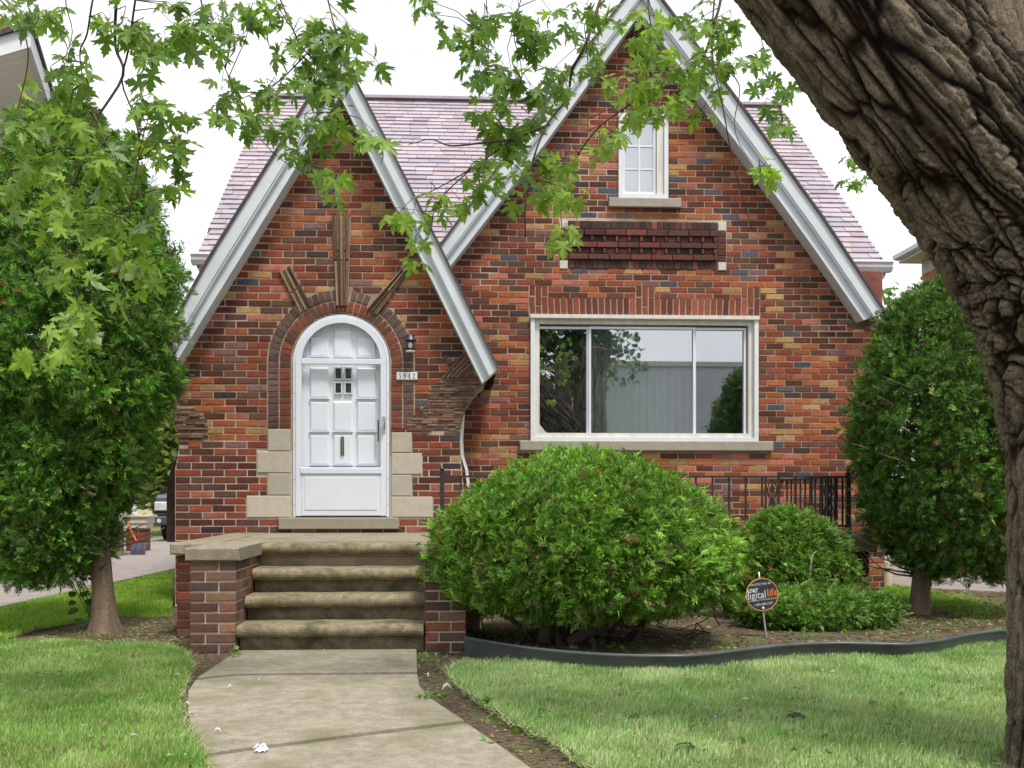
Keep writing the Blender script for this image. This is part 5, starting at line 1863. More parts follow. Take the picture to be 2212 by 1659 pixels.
# clusters: column, row, half widths, groups of leaves, depth, brightness
CL = [
    (50, 22, 60, 24, 5, 4.6, 0), (110, 40, 35, 30, 3, 4.6, 0), (155, 140, 40, 50, 6, 4.6, 0), (190, 110, 40, 50, 4, 4.6, 0), (40, 240, 40, 30, 3, 4.6, 0), (130, 230, 70, 45, 10, 4.6, .1), (60, 270, 60, 45, 8, 4.6, .1), (190, 290, 60, 50, 9, 4.6, .1),
    (100, 360, 90, 55, 14, 4.65, .35), (210, 380, 60, 60, 9, 4.6, .3), (150, 460, 80, 45, 11, 4.6, .35), (40, 430, 50, 50, 6, 4.6, .3), (270, 60, 55, 55, 10, 4.6, 0), (320, 130, 40, 60, 8, 4.6, 0), (320, 230, 40, 50, 8, 4.6, .05), (350, 310, 36, 45, 7, 4.6, .05), (290, 330, 40, 50, 7, 4.6, .15), (370, 365, 22, 45, 3, 4.6, .0),
    (260, 440, 60, 45, 8, 4.6, .35), (330, 440, 40, 40, 4, 4.6, .1), (220, 520, 50, 40, 6, 4.6, .5), (280, 570, 45, 40, 5, 4.55, .5), (150, 590, 55, 45, 6, 4.6, .5), (180, 670, 35, 40, 4, 4.55, .5), (270, 640, 30, 30, 2, 4.6, .5), (190, 720, 28, 26, 3, 4.5, .55), (105, 765, 45, 28, 5, 4.5, .6), (130, 700, 30, 25, 2, 4.5, .5),
    (380, 40, 40, 40, 6, 4.8, 0), (440, 40, 50, 40, 8, 4.8, 0), (520, 30, 50, 40, 7, 4.8, 0), (490, 85, 35, 22, 3, 4.8, 0), (590, 30, 40, 30, 5, 4.9, 0), (580, 85, 30, 20, 2, 4.9, 0),
    (690, 40, 60, 50, 10, 4.95, 0), (730, 110, 55, 40, 8, 5.0, 0), (815, 118, 12, 8, 1, 5.0, 0), (660, 130, 40, 30, 4, 5, 0), (720, 190, 50, 40, 8, 5, .1), (640, 170, 40, 30, 4, 5, .05), (570, 190, 40, 25, 3, 5, 0), (500, 200, 40, 25, 4, 5, 0), (460, 235, 30, 25, 3, 5, 0), (520, 265, 40, 22, 3, 5, 0), (590, 250, 45, 30, 5, 5, .05), (670, 260, 50, 40, 7, 5, .1), (740, 270, 45, 35, 6, 5, .15), (790, 290, 30, 20, 3, 5, .25), (640, 305, 50, 25, 4, 5, .1), (700, 380, 35, 45, 5, 5, .35), (740, 60, 30, 50, 4, 5, 0),
    (920, 20, 30, 30, 3, 5, 0), (980, 70, 35, 30, 3, 5, 0), (1040, 40, 50, 40, 7, 5, 0), (1110, 40, 50, 40, 7, 5.1, .05), (1050, 120, 50, 40, 7, 5, 0), (1000, 110, 30, 20, 2, 5, 0), (1120, 110, 40, 40, 4, 5.1, .05), (1180, 90, 40, 45, 5, 5.1, .1), (1040, 180, 30, 25, 2, 5, 0), (1110, 190, 45, 40, 7, 5.1, .1), (1180, 180, 45, 40, 6, 5.1, .1), (1240, 140, 45, 40, 5, 5.1, .1), (1290, 90, 35, 40, 4, 5.1, .15), (1220, 30, 40, 30, 4, 5.1, .05), (1290, 20, 50, 25, 4, 5.1, .05),
    (1040, 250, 40, 25, 4, 5.1, .05), (1100, 260, 45, 35, 7, 5.1, .1), (1060, 300, 40, 25, 4, 5.1, .1), (1130, 320, 50, 30, 6, 5.1, .1), (1090, 350, 40, 25, 4, 5.1, .1), (1060, 390, 45, 28, 5, 5.1, .35), (1130, 400, 35, 35, 4, 5.1, .4), (1185, 370, 40, 35, 5, 5.2, .5), (1215, 430, 30, 40, 5, 5.2, .55), (1215, 490, 25, 25, 3, 5.2, .6), (890, 440, 45, 25, 5, 5.1, .5), (930, 430, 30, 25, 3, 5.1, .45), (985, 425, 20, 25, 2, 5.1, .4), (905, 500, 20, 30, 2, 5.1, .55), (903, 548, 12, 12, 1, 5.1, .6),
    (1260, 330, 40, 30, 4, 5.3, .5), (1320, 300, 40, 35, 5, 5.3, .5), (1340, 250, 40, 30, 4, 5.3, .5), (1400, 200, 50, 40, 8, 5.3, .5), (1390, 130, 30, 50, 5, 5.3, .5), (1450, 220, 40, 35, 6, 5.3, .55), (1340, 190, 30, 35, 3, 5.3, .5), (1440, 60, 40, 50, 6, 5.2, .4), (1380, 40, 40, 30, 3, 5.2, .3), (1500, 40, 40, 45, 7, 5.1, .15), (1560, 50, 40, 45, 6, 5.0, .2), (1510, 110, 40, 45, 6, 5.1, .25), (1590, 110, 35, 30, 4, 5.2, 0), (1520, 190, 30, 45, 4, 5.2, .35), (1470, 150, 30, 30, 3, 5.3, .45),
    (1640, 150, 40, 25, 5, 5.6, -.1), (1690, 210, 30, 30, 4, 5.6, -.1), (1690, 280, 30, 28, 4, 5.6, .1), (1640, 210, 30, 30, 3, 5.6, -.1), (1655, 368, 38, 16, 3, 5.0, .65), (1840, 310, 14, 28, 2, 6.2, -.1), (1868, 375, 26, 22, 3, 6.2, -.1),
]
LP, LD, LN, LS, LC = [], [], [], [], []
pet = MB()
tw = MB()
for (cx, cy, rx, ry, ng, Y, br) in CL:
    for _ in range(max(1, int(round(ng * (0.56 if cx < 380 else 0.60))))):
        for _k in range(20):
            u, v = R.uniform(-1, 1), R.uniform(-1, 1)
            if u * u + v * v <= 1: break
        g = at(cx + u * rx, cy + v * ry, Y + R.gauss(0, 0.16))
        nb = min(NODES, key=lambda q: (q - g).length)
        if (nb - g).length > 0.02:
            mid = (nb + g) / 2 + Vector((R.uniform(-.03, .03), R.uniform(-.03, .03), R.uniform(0, .05)))
            tw.tube([nb, mid, g], [0.0028, 0.002, 0.0014], 4, cap=False)
        for k in range(R.choice([4, 5, 5, 6])):
            d = Vector((R.gauss(0, 1), R.gauss(0, 0.8), R.gauss(-0.55, 0.7))).normalized()
            o = g + d * R.uniform(0.025, 0.06)
            tw.tube([g, o], [0.0011, 0.0009], 3, cap=False)
            LP.append(tuple(o))
            LD.append((d.x + R.gauss(0, .25), d.y + R.gauss(0, .25), d.z - 0.5))
            LN.append((R.gauss(0, .5), -0.55 + R.gauss(0, .45), 0.6 + R.gauss(0, .4)))
            LS.append(R.uniform(0.055, 0.112))
            t = min(1, max(0, 0.36 + br + R.gauss(0, 0.18)))
            a, b_ = np.array((0.085, 0.20, 0.03)), np.array((0.32, 0.49, 0.08))
            LC.append((a * (1 - t) + b_ * t) * R.uniform(0.85, 1.15))
tw.build('twig', M['wood'], maple, fix=False)
LP, LD, LN, LS, LC = map(np.array, (LP, LD, LN, LS, LC))
LD = unit(LD)
LN = unit(LN - LD * (LN * LD).sum(1)[:, None])
LX = np.cross(LD, LN)
app = LS / LP[:, 1] * np.abs(LN[:, 1])
order = np.argsort(-app)
solo, rest = order[:300], order[300:]
lm = [np_mesh('leaf', v, f, M['leaf']) for v, f in LEAVES]
for i in solo:
    o = link('leaf', lm[int(i) % 4], maple)
    x, d, nn, s = LX[i] * LS[i], LD[i] * LS[i], LN[i] * LS[i], LP[i]
    o.matrix_basis = Matrix(((x[0], d[0], nn[0], s[0]), (x[1], d[1], nn[1], s[1]), (x[2], d[2], nn[2], s[2]), (0, 0, 0, 1)))
    o.color = tuple(LC[i]) + (1,)
link('foliage', spray_mesh('foliage', LP[rest], LD[rest], LS[rest], LC[rest], M['leaf_field'], LEAVES, LN[rest]), maple, 'stuff')

# ------------------------------------------------------------------ yard sign, edging, litter
SY_ = 7.33
sg = thing('yard_sign', 'round black security sign with an orange rim on a thin bent metal stake', 'sign', at(1655, 1395, SY_))
sc = at(1645.5, 1284, SY_)
sr = (at(1681, 1284, SY_).x - at(1611, 1284, SY_).x) / 2
tilt = math.radians(-7)
disc = MB().lathe((sc.x, SY_ - 0.012, sc.z), [(sr * 0.95, 0), (sr * 0.95, 0.008)], 40, 'y').build('sign_disc', pm('sign black', (0.030, 0.033, 0.045), (0.04, 0.043, 0.055), 6, 0.35, spec=0.5), sg)
rim = MB()
rim.lathe((sc.x, SY_ - 0.010, sc.z), [(sr * 0.952, 0), (sr * 0.955, -0.004), (sr, -0.004), (sr, 0.010), (sr * 0.952, 0.010)], 40, 'y')
rim.build('rim', pm('orange rim', (0.75, 0.33, 0.14), (0.62, 0.27, 0.12), 6, 0.45), sg, smooth=False)
WT = pm('sign white print', (0.75, 0.76, 0.78), None, 5, 0.5)
OR = pm('sign orange print', (0.75, 0.20, 0.03), None, 5, 0.5)
fy = SY_ - 0.0128
text('PROTECTED BY', sc.x - 0.01, fy, sc.z + sr * 0.63, 0.022, WT, disc, 'lettering', 0, -tilt)
text('AT&T', sc.x - sr * 0.62, fy, sc.z + sr * 0.22, 0.035, WT, disc, 'lettering', 0.0012, -tilt)
text('digital', sc.x + sr * 0.24, fy, sc.z + sr * 0.02, 0.078, WT, disc, 'lettering', 0, -tilt, 0.86, align='RIGHT')
text('life', sc.x + sr * 0.27, fy, sc.z + sr * 0.07, 0.078, OR, disc, 'lettering', 0.001, -tilt, 0.95, align='LEFT')
text('PROFESSIONALLY MONITORED SECURITY', sc.x + 0.002, fy, sc.z - sr * 0.32, 0.014, WT, disc, 'lettering', 0, -tilt, 0.85)
text('1-855-288-2727', sc.x + 0.008, fy, sc.z - sr * 0.58, 0.024, WT, disc, 'lettering', 0, -tilt, 0.9)
MB().tube([at(1639, 1236, SY_), at(1641, 1255, SY_), at(1648, 1318, SY_ + .004), at(1652, 1352, SY_), at(1657, 1388, SY_), at(1659, 1405, SY_)], 0.0075, 8).build('stake', pm('stake metal', (0.55, 0.56, 0.58), None, 8, 0.35, metal=0.6), sg, smooth=True)
MB().lathe((sc.x + 0.006, SY_ - 0.014, sc.z - sr * 0.82), [(0.010, 0), (0.010, -0.004), (0.004, -0.006)], 10, 'y').build('bolt', WT, sg)

edge = [(1003, 1378), (1060, 1388), (1130, 1399), (1220, 1409), (1330, 1416), (1450, 1418), (1520, 1415), (1600, 1405), (1700, 1394), (1800, 1390), (1900, 1392), (1960, 1392), (2030, 1384), (2100, 1370), (2180, 1361), (2300, 1356), (2420, 1372)]
ep = catmull([tuple(gz(x, y, 0.118)) for x, y in edge], 5)
em = MB()
n = len(ep)
vs = []
for p in ep:
    vs += [(p[0], p[1] - 0.008, -0.04), (p[0], p[1] - 0.004, 0.105), (p[0], p[1] - 0.014, 0.113), (p[0], p[1] - 0.014, 0.126), (p[0], p[1] - 0.004, 0.132), (p[0], p[1] + 0.010, 0.126), (p[0], p[1] + 0.010, 0.113), (p[0], p[1] + 0.002, 0.105), (p[0], p[1] + 0.002, -0.04)]
fs = [(i * 9 + k, (i + 1) * 9 + k, (i + 1) * 9 + k + 1, i * 9 + k + 1) for i in range(n - 1) for k in range(8)]
fs += [tuple(range(9)), tuple(range((n - 1) * 9, n * 9))]
ed = thing('lawn_edging', 'wavy black plastic edging strip between the lawn and the planting bed', 'edging', (2, 7, 0))
em.add(vs, fs).build('edging_strip', M['edging'], ed, smooth=True)
bed = [(p[0], p[1] + 0.012) for p in ep] + [(7.3, 9.5), (5.1, 11.2), (4.9, 9.3), (lx1, 9.25), (lx1, 7.3)]
sheet('bed_soil', bed, -0.02, 0.045, M['soil'])

# ------------------------------------------------------------------ grass, weeds, litter
def blades(poly, z, n, hmin, hmax, w, cols, name, lean=0.55, patch=2.2, thin=None):
    A = np.array([(p[0], p[1]) for p in poly])
    lo, hi = A.min(0), A.max(0)
    P = NP.uniform(lo, hi, (n, 2))
    P = P[in_poly(P, A)]
    n = len(P)
    dens = perlin(np.stack([P[:, 0] * 7, P[:, 1] * 7, np.zeros(n)], 1))
    keep = NP.random(n) < np.clip(0.85 + 0.6 * dens, 0.25, 1)
    P = P[keep]
    n = len(P)
    pn = perlin(np.stack([P[:, 0] * patch, P[:, 1] * patch, np.full(n, 3.3)], 1)) * 0.5 + perlin(np.stack([P[:, 0] * patch * 3, P[:, 1] * patch * 3, np.full(n, 7.3)], 1)) * 0.35
    t = np.clip(0.5 + pn + NP.normal(0, 0.22, n), 0, 1)[:, None]
    c = np.array(cols[0]) * (1 - t) + np.array(cols[1]) * t
    dry = NP.random(n) < np.clip(0.16 + 0.25 * pn, 0.02, 0.6)
    c[dry] = np.array(cols[2]) * NP.uniform(0.7, 1.1, (dry.sum(), 1))
    h = NP.uniform(hmin, hmax, n) * (1 + 0.35 * perlin(np.stack([P[:, 0] * 5, P[:, 1] * 5, np.full(n, 1.3)], 1)))
    a = NP.uniform(0, 2 * math.pi, n)
    flow = perlin(np.stack([P[:, 0] * 3, P[:, 1] * 3, np.full(n, 9.1)], 1)) * 2.5
    la = flow + NP.normal(0, 1.1, n)
    ln = NP.uniform(0.1, 1.0, n) * lean
    dx, dy = np.cos(a) * w / 2, np.sin(a) * w / 2
    lx, ly = np.cos(la) * ln * h, np.sin(la) * ln * h
    z0 = np.full(n, z - 0.004)
    V = np.empty((n, 5, 3))
    V[:, 0] = np.stack([P[:, 0] - dx, P[:, 1] - dy, z0], 1)
    V[:, 1] = np.stack([P[:, 0] + dx, P[:, 1] + dy, z0], 1)
    V[:, 2] = np.stack([P[:, 0] - dx * .7 + lx * .35, P[:, 1] - dy * .7 + ly * .35, z0 + h * 0.6], 1)
    V[:, 3] = np.stack([P[:, 0] + dx * .7 + lx * .35, P[:, 1] + dy * .7 + ly * .35, z0 + h * 0.6], 1)
    V[:, 4] = np.stack([P[:, 0] + lx, P[:, 1] + ly, z0 + h * NP.uniform(0.8, 1.0, n)], 1)
    T = np.array([(0, 1, 3), (0, 3, 2), (2, 3, 4)])
    Fa = (T[None] + (np.arange(n) * 5)[:, None, None]).reshape(-1, 3)
    o = link(name, np_mesh(name, V.reshape(-1, 3), Fa, M['grass'], c.repeat(3, 0)), None, 'stuff')
    return o


GR_R = ((0.25, 0.46, 0.13), (0.46, 0.64, 0.27), (0.72, 0.72, 0.44))
GR_L = ((0.19, 0.39, 0.07), (0.34, 0.52, 0.14), (0.60, 0.58, 0.32))
GR_F = ((0.16, 0.38, 0.03), (0.30, 0.52, 0.06), (0.48, 0.48, 0.15))
blades([p for p in LAWNS[0][0] if True], 0.035, 330000, 0.022, 0.046, 0.0042, GR_R, 'grass')
blades([gz(x, y, .035) for x, y in [(-60, 1388), (0, 1388), (120, 1386), (200, 1391), (340, 1393), (398, 1408), (412, 1436), (398, 1462), (384, 1492), (388, 1540), (404, 1585), (432, 1625), (452, 1680), (470, 1750), (-60, 1750)]], 0.035, 200000, 0.022, 0.05, 0.0042, GR_L, 'grass')
blades([gz(x, y, .02) for x, y in [(-60, 1384), (-60, 1330), (0, 1316), (120, 1288), (248, 1262), (372, 1235), (372, 1330), (310, 1334), (250, 1330), (170, 1345), (80, 1360), (0, 1384)]], 0.02, 70000, 0.025, 0.06, 0.006, GR_F, 'grass')
blades(LAWNS[3][0], 0.02, 40000, 0.02, 0.06, 0.007, GR_F, 'grass')
blades([(-7.6, 21.6), (-6.2, 19), (-6.1, 16), (-12, 16), (-12, 22)], 0.004, 16000, 0.04, 0.12, 0.012, GR_F, 'grass')
# longer dry fringe hanging over the cut edges
def fringe(line, name, n, z, cols):
    Q, T0 = [], []
    for _ in range(n):
        i = R.randrange(len(line) - 1)
        f = R.random()
        p = line[i].lerp(line[i + 1], f)
        Q.append((p.x + R.gauss(0, .018), p.y + R.gauss(0, .018)))
    Q = np.array(Q)
    n = len(Q)
    a = NP.uniform(0, 2 * math.pi, n)
    h = NP.uniform(.03, .075, n)
    w = .0045
    la = NP.uniform(0, 2 * math.pi, n)
    V = np.empty((n, 3, 3))
    V[:, 0] = np.stack([Q[:, 0] - np.cos(a) * w / 2, Q[:, 1] - np.sin(a) * w / 2, np.full(n, z)], 1)
    V[:, 1] = np.stack([Q[:, 0] + np.cos(a) * w / 2, Q[:, 1] + np.sin(a) * w / 2, np.full(n, z)], 1)
    V[:, 2] = np.stack([Q[:, 0] + np.cos(la) * h * .8, Q[:, 1] + np.sin(la) * h * .8, z + h * NP.uniform(-.3, .7, n)], 1)
    c = np.where(NP.random(n)[:, None] < 0.45, np.array(cols[2]), np.array(cols[0])) * NP.uniform(.7, 1.1, (n, 1))
    link(name, np_mesh(name, V.reshape(-1, 3), np.arange(n * 3).reshape(-1, 3), M['grass'], c), None, 'stuff')


e1 = [gz(x, y, .03) for x, y in right_lawn]
fringe([e1[i] for i in (16, 17, 18, 19, 20, 0, 1, 2, 3, 4, 5, 6, 7, 8, 9, 10, 11)], 'grass', 9000, .03, GR_R)
e2 = [gz(x, y, .03) for x, y in left_lawn]
fringe(e2[1:14], 'grass', 6000, .03, GR_L)

# leaf litter, chips and crumbs of soil in the beds and along the path
def litter(poly, n, z, smin, smax, cols, name, mat):
    A = np.array([(p[0], p[1]) for p in poly])
    P = NP.uniform(A.min(0), A.max(0), (n * 3, 2))
    P = P[in_poly(P, A)][:n]
    n = len(P)
    s = NP.uniform(smin, smax, n)
    a = NP.uniform(0, 6.28, n)
    V = np.empty((n, 5, 3))
    for k in range(4):
        b_ = a + k * math.pi / 2 + NP.normal(0, .3, n)
        rr = s * (1.0 if k % 2 else 0.5)
        V[:, k] = np.stack([P[:, 0] + np.cos(b_) * rr, P[:, 1] + np.sin(b_) * rr, z + NP.uniform(0, .3, n) * s], 1)
    V[:, 4] = np.stack([P[:, 0], P[:, 1], z + s * NP.uniform(.2, .7, n)], 1)
    T = np.array([(0, 1, 4), (1, 2, 4), (2, 3, 4), (3, 0, 4)])
    Fa = (T[None] + (np.arange(n) * 5)[:, None, None]).reshape(-1, 3)
    c = np.array([R.choice(cols) for _ in range(n)]) * NP.uniform(.7, 1.2, (n, 1))
    link(name, np_mesh(name, V.reshape(-1, 3), Fa, mat, c.repeat(4, 0)), None, 'stuff')


BR_ = [(0.16, 0.10, 0.06), (0.24, 0.17, 0.09), (0.10, 0.07, 0.045), (0.33, 0.27, 0.17), (0.12, 0.15, 0.05), (0.10, 0.16, 0.04)]
litter(bed, 5200, .045, .008, .03, BR_, 'leaf_litter', M['grass'])
mulch = [gz(x, y, 0) for x, y in [(60, 1386), (170, 1347), (250, 1332), (372, 1332), (406, 1400), (340, 1391), (200, 1390)]]
litter(mulch, 2600, .004, .006, .024, BR_, 'leaf_litter', M['grass'])
wedge = [gz(x, y, 0) for x, y in [(905, 1402), (1000, 1400), (1100, 1418), (1330, 1432), (1100, 1430), (972, 1446), (985, 1470), (1020, 1500), (1100, 1553), (1200, 1600), (1290, 1665), (1200, 1690), (1010, 1560), (905, 1480)]]
litter(wedge, 2600, .003, .004, .016, BR_, 'soil_litter', M['grass'])
w2 = [gz(x, y, 0) for x, y in [(404, 1410), (512, 1408), (508, 1452), (416, 1466), (402, 1500), (402, 1545), (412, 1590), (440, 1632), (452, 1680), (432, 1625), (404, 1585), (386, 1540), (384, 1490), (412, 1440)]]
litter(w2, 900, .003, .004, .018, BR_, 'soil_litter', M['grass'])
litter(LAWNS[0][0], 260, .055, .006, .022, BR_ + [(0.45, 0.42, 0.36)] * 2, 'leaf_litter', M['grass'])
litter([p for p in LAWNS[1][0] if p.x > -4], 160, .055, .006, .022, BR_ + [(0.45, 0.42, 0.36)] * 2, 'leaf_litter', M['grass'])
rb = [gz(x, y, 0) for x, y in [(1920, 1320), (2050, 1330), (2190, 1345), (2190, 1358), (2100, 1368), (1960, 1388), (1900, 1385)]]
litter(rb, 1200, .047, .008, .028, BR_, 'leaf_litter', M['grass'])
# pale chips lying about on the path, steps and lawn
CH = [(0.55, 0.53, 0.48), (0.45, 0.45, 0.44), (0.62, 0.60, 0.56)]
chip = []
for x, y, s in [(470, 1583, .03), (560, 1471, .02), (583, 1720, .02), (404, 1525, .03), (412, 1547, .03), (497, 1487, .028), (965, 1490, .05), (925, 1462, .03), (1082, 1460, .03), (395, 1597, .03), (400, 1640, .03), (700, 1408, .02), (1545, 1556, .03), (690, 1470, .012), (820, 1520, .012), (610, 1550, .01), (760, 1640, .012), (780, 1437, .012)]:
    p = gz(x, y, .034)
    chip.append((p, s))
cm = MB()
for p, s in chip:
    a = R.uniform(0, 3)
    pts = [p + Vector((math.cos(a) * s * (t - .5), math.sin(a) * s * (t - .5), 0.004 + s * .5 * math.sin(t * math.pi))) for t in (0, .25, .5, .75, 1)]
    cm.tube(pts, [s * .05, s * .16, s * .2, s * .16, s * .04], 6, R.choice(CH))
cm.build('bark_chips', M['brick_field'], None, 'stuff')
p = gz(563, 1622, .034)
pc = MB()
for k in range(7):
    a0, a1 = k * .9, k * .9 + 1.3
    pc.add([(p.x + .03 * math.cos(a0), p.y + .025 * math.sin(a0), p.z), (p.x + .034 * math.cos(a1), p.y + .02 * math.sin(a1), p.z + .008), (p.x + .015 * math.cos(a1 + .5), p.y + .01, p.z + .03), (p.x + .012 * math.cos(a0), p.y - .006, p.z + .026)], [(0, 1, 2, 3)])
tag(pc.build('paper_scrap', M['white'], None, fix=False), 'crumpled pale scrap of paper lying on the front path', 'paper')
for (x, y, s, a, lb) in ((1735, 1548, .1, .4, 'small fallen dark leaf lying in the middle of the right lawn'), (1498, 1606, .1, 2.1, 'curled fallen leaf on the right lawn nearer the path')):
    p = gz(x, y, .065)
    o = link('fallen_leaf', lm[1])
    o.matrix_basis = Matrix.Translation(p) @ Matrix.Rotation(a, 4, 'Z') @ Matrix.Rotation(.3, 4, 'X') @ Matrix.Diagonal((s, s, s, 1))
    o.color = (0.07, 0.10, 0.04, 1)
    tag(o, lb, 'leaf')
# weeds along the bed and path edge
wp, wd_ = [], []
for x0, x1, y0, y1, n in ((1008, 1120, 1362, 1380, 60), (1140, 1560, 1385, 1405, 60), (1040, 1060, 1505, 1520, 10), (905, 960, 1500, 1512, 20), (1170, 1190, 1535, 1550, 8), (1540, 1600, 1395, 1410, 40), (900, 960, 1410, 1440, 24), (1860, 1920, 1255, 1290, 30), (1930, 2170, 1300, 1340, 120), (1050, 2100, 1470, 1650, 130), (60, 380, 1420, 1650, 70), (1640, 2170, 1345, 1385, 150), (1010, 1600, 1370, 1405, 110), (500, 520, 1400, 1420, 10)):
    for _ in range(n):
        p = gz(R.uniform(x0, x1), R.uniform(y0, y1), .04)
        wp.append(tuple(p))
        wd_.append((R.gauss(0, 1), R.gauss(0, 1), R.uniform(.3, 1.2)))
link('weeds', spray_mesh('weeds', np.array(wp), np.array(wd_), NP.uniform(.018, .045, len(wp)), np.array((0.14, 0.26, 0.05)) * NP.uniform(.7, 1.3, (len(wp), 1)), M['thuja'], [disc_leaf(6), leaf_template(.1, .3, .2, 9)]), None, 'stuff')

# ------------------------------------------------------------------ behind the house, left: car, pillar, shovel, fence, neighbours
def leafy_tree(name, label, base, h, crown_c, rad, n, size, cols, seed, trunk_r=0.12, group=None, cat='tree'):
    t = thing(name, label, cat, base, group)
    r = np.random.default_rng(seed)
    b = Vector(base)
    cc = Vector(crown_c)
    trunk_mesh([b + Vector((0, 0, -.1)), b.lerp(cc, .45), cc + Vector((0, 0, rad[2] * .6))], [trunk_r, trunk_r * .7, trunk_r * .15], M['thuja_bark'], 'trunk', t, 12)
    limbs('branch', t, (cc.x, cc.y, cc.z - rad[2] * .7), 22, 0, rad[2] * .8, max(rad[0], rad[1]) * .8, trunk_r * .3, M['wood'], seed, .5)
    k = 40
    dirs = unit(r.normal(size=(k, 3)))
    cen = dirs * r.uniform(.35, .85, (k, 1)) * np.array(rad)
    cr = r.uniform(.25, .42, k)
    w = r.integers(0, k, n)
    q = cen[w] + unit(r.normal(size=(n, 3))) * (cr[w] * r.uniform(.55, 1.05, n))[:, None] * np.array(rad)
    P = q + np.array(cc)
    D = r.normal(size=(n, 3)) + np.array((0, 0, -.3))
    t_ = np.clip(r.normal(.5, .25, n), 0, 1)[:, None]
    c = np.array(cols[0]) * (1 - t_) + np.array(cols[1]) * t_
    c *= (1 + .35 * (r.random(k) - .5))[w][:, None]
    link('crown', spray_mesh('crown', P, D, size * r.uniform(.7, 1.3, n), c, M['leaf_field'], [leaf_template(.15, .3, .2, 5), disc_leaf(6)], np.array((0, 0, .8))), t)
    return t


LIME = ((0.07, 0.17, 0.03), (0.20, 0.33, 0.06))
DKG = ((0.03, 0.09, 0.02), (0.09, 0.19, 0.04))
YG = ((0.12, 0.22, 0.04), (0.28, 0.34, 0.07))
leafy_tree('leafy_shrub', 'pale green leafy shrub growing behind the parked car', (-8.0, 28.5, 0), 4, (-8.0, 28.5, 2.2), (1.9, 1.6, 2.0), 4200, .22, YG, 3, .1, cat='bush')
leafy_tree('leafy_shrub', 'green leafy shrub beside the brick pillar in front of the fence', (-8.6, 23.0, 0), 2, (-8.2, 23.0, 1.1), (0.9, 0.8, 1.1), 1800, .15, LIME, 4, .05, cat='bush')
leafy_tree('garden_tree', 'tall green tree at the end of the left driveway', (-12.5, 36, 0), 8, (-12, 36, 4.2), (4.2, 3, 4.0), 7000, .3, LIME, 6, .2)
leafy_tree('garden_tree', 'thin leafy tree rising behind the right end of the roof', (8.6, 22, 0), 7, (8.7, 22, 4.0), (1.3, 1.3, 3.0), 2600, .17, LIME, 7, .1)
leafy_tree('garden_tree', 'bushy tree behind the roof at the far right of the house', (12.8, 33, 0), 9, (10.6, 33, 5.0), (2.2, 2, 4.9), 4200, .24, LIME, 8, .15)

# dark grey pickup facing the street
car = thing('parked_pickup', 'dark grey pickup truck parked facing the street at the end of the left driveway', 'pickup truck', (-6.4, 24.0, 0))
CX, CY = at(327, 1120, 24.0).x, 24.0
CWd = 1.95
paint = pm('grey car paint', (0.085, 0.09, 0.115), (0.075, 0.08, 0.10), 3, 0.25, spec=0.6)
trimk = pm('black trim', (0.02, 0.02, 0.022), None, 9, 0.5)
lampm = pm('lamp lens', (0.70, 0.72, 0.74), (0.55, 0.57, 0.6), 12, 0.15, spec=0.7)


def side_prism(prof, x0, x1, m, name, parent, inset=0.0):
    n = len(prof)
    vs = [(x0, p[0], p[1]) for p in prof] + [(x1, p[0], p[1]) for p in prof]
    if inset:
        zm = max(p[1] for p in prof)
        z0 = min(p[1] for p in prof)
        vs = [(x0 + inset * (p[1] - z0) / (zm - z0), p[0], p[1]) for p in prof] + [(x1 - inset * (p[1] - z0) / (zm - z0), p[0], p[1]) for p in prof]
    return MB().add(vs, [tuple(range(n)), tuple(range(2 * n - 1, n - 1, -1))] + [(i, i + n, (i + 1) % n + n, (i + 1) % n) for i in range(n)]).build(name, m, parent)


side_prism([(CY + .10, .42), (CY + .06, .80), (CY + .10, 1.02), (CY + .22, 1.09), (CY + 1.25, 1.16), (CY + 1.3, 1.12), (CY + 5.2, 1.12), (CY + 5.3, .6), (CY + 5.2, .42)], CX + .04, CX + CWd - .04, paint, 'body', car, .05)
cab = side_prism([(CY + 1.2, 1.13), (CY + 1.95, 1.80), (CY + 2.4, 1.86), (CY + 3.5, 1.84), (CY + 3.8, 1.13)], CX + .10, CX + CWd - .10, paint, 'cab', car, .14)
MB().add([(CX + .20, CY + 1.27, 1.20), (CX + CWd - .20, CY + 1.27, 1.20), (CX + CWd - .30, CY + 1.87, 1.74), (CX + .30, CY + 1.87, 1.74)], [(0, 1, 2, 3)]).build('windshield', pm('car glass', (0.10, 0.17, 0.17), (0.14, 0.22, 0.21), 3, 0.08, spec=0.8), cab)
MB().cbox(CX + .0, CX + CWd, CY - .06, CY + .12, .40, .60, .03).build('bumper', paint, car)
MB().cbox(CX + .06, CX + CWd - .06, CY - .03, CY + .12, .605, .66, .02).build('bumper', trimk, car)
gr = MB().cbox(CX + .36, CX + CWd - .36, CY + .0, CY + .09, .70, .98, .02).build('grille', trimk, car)
for k in range(3):
    MB().box(CX + .38, CX + CWd - .38, CY - .012, CY - .001, .745 + k * .08, .765 + k * .08).build('grille_bar', paint, gr)
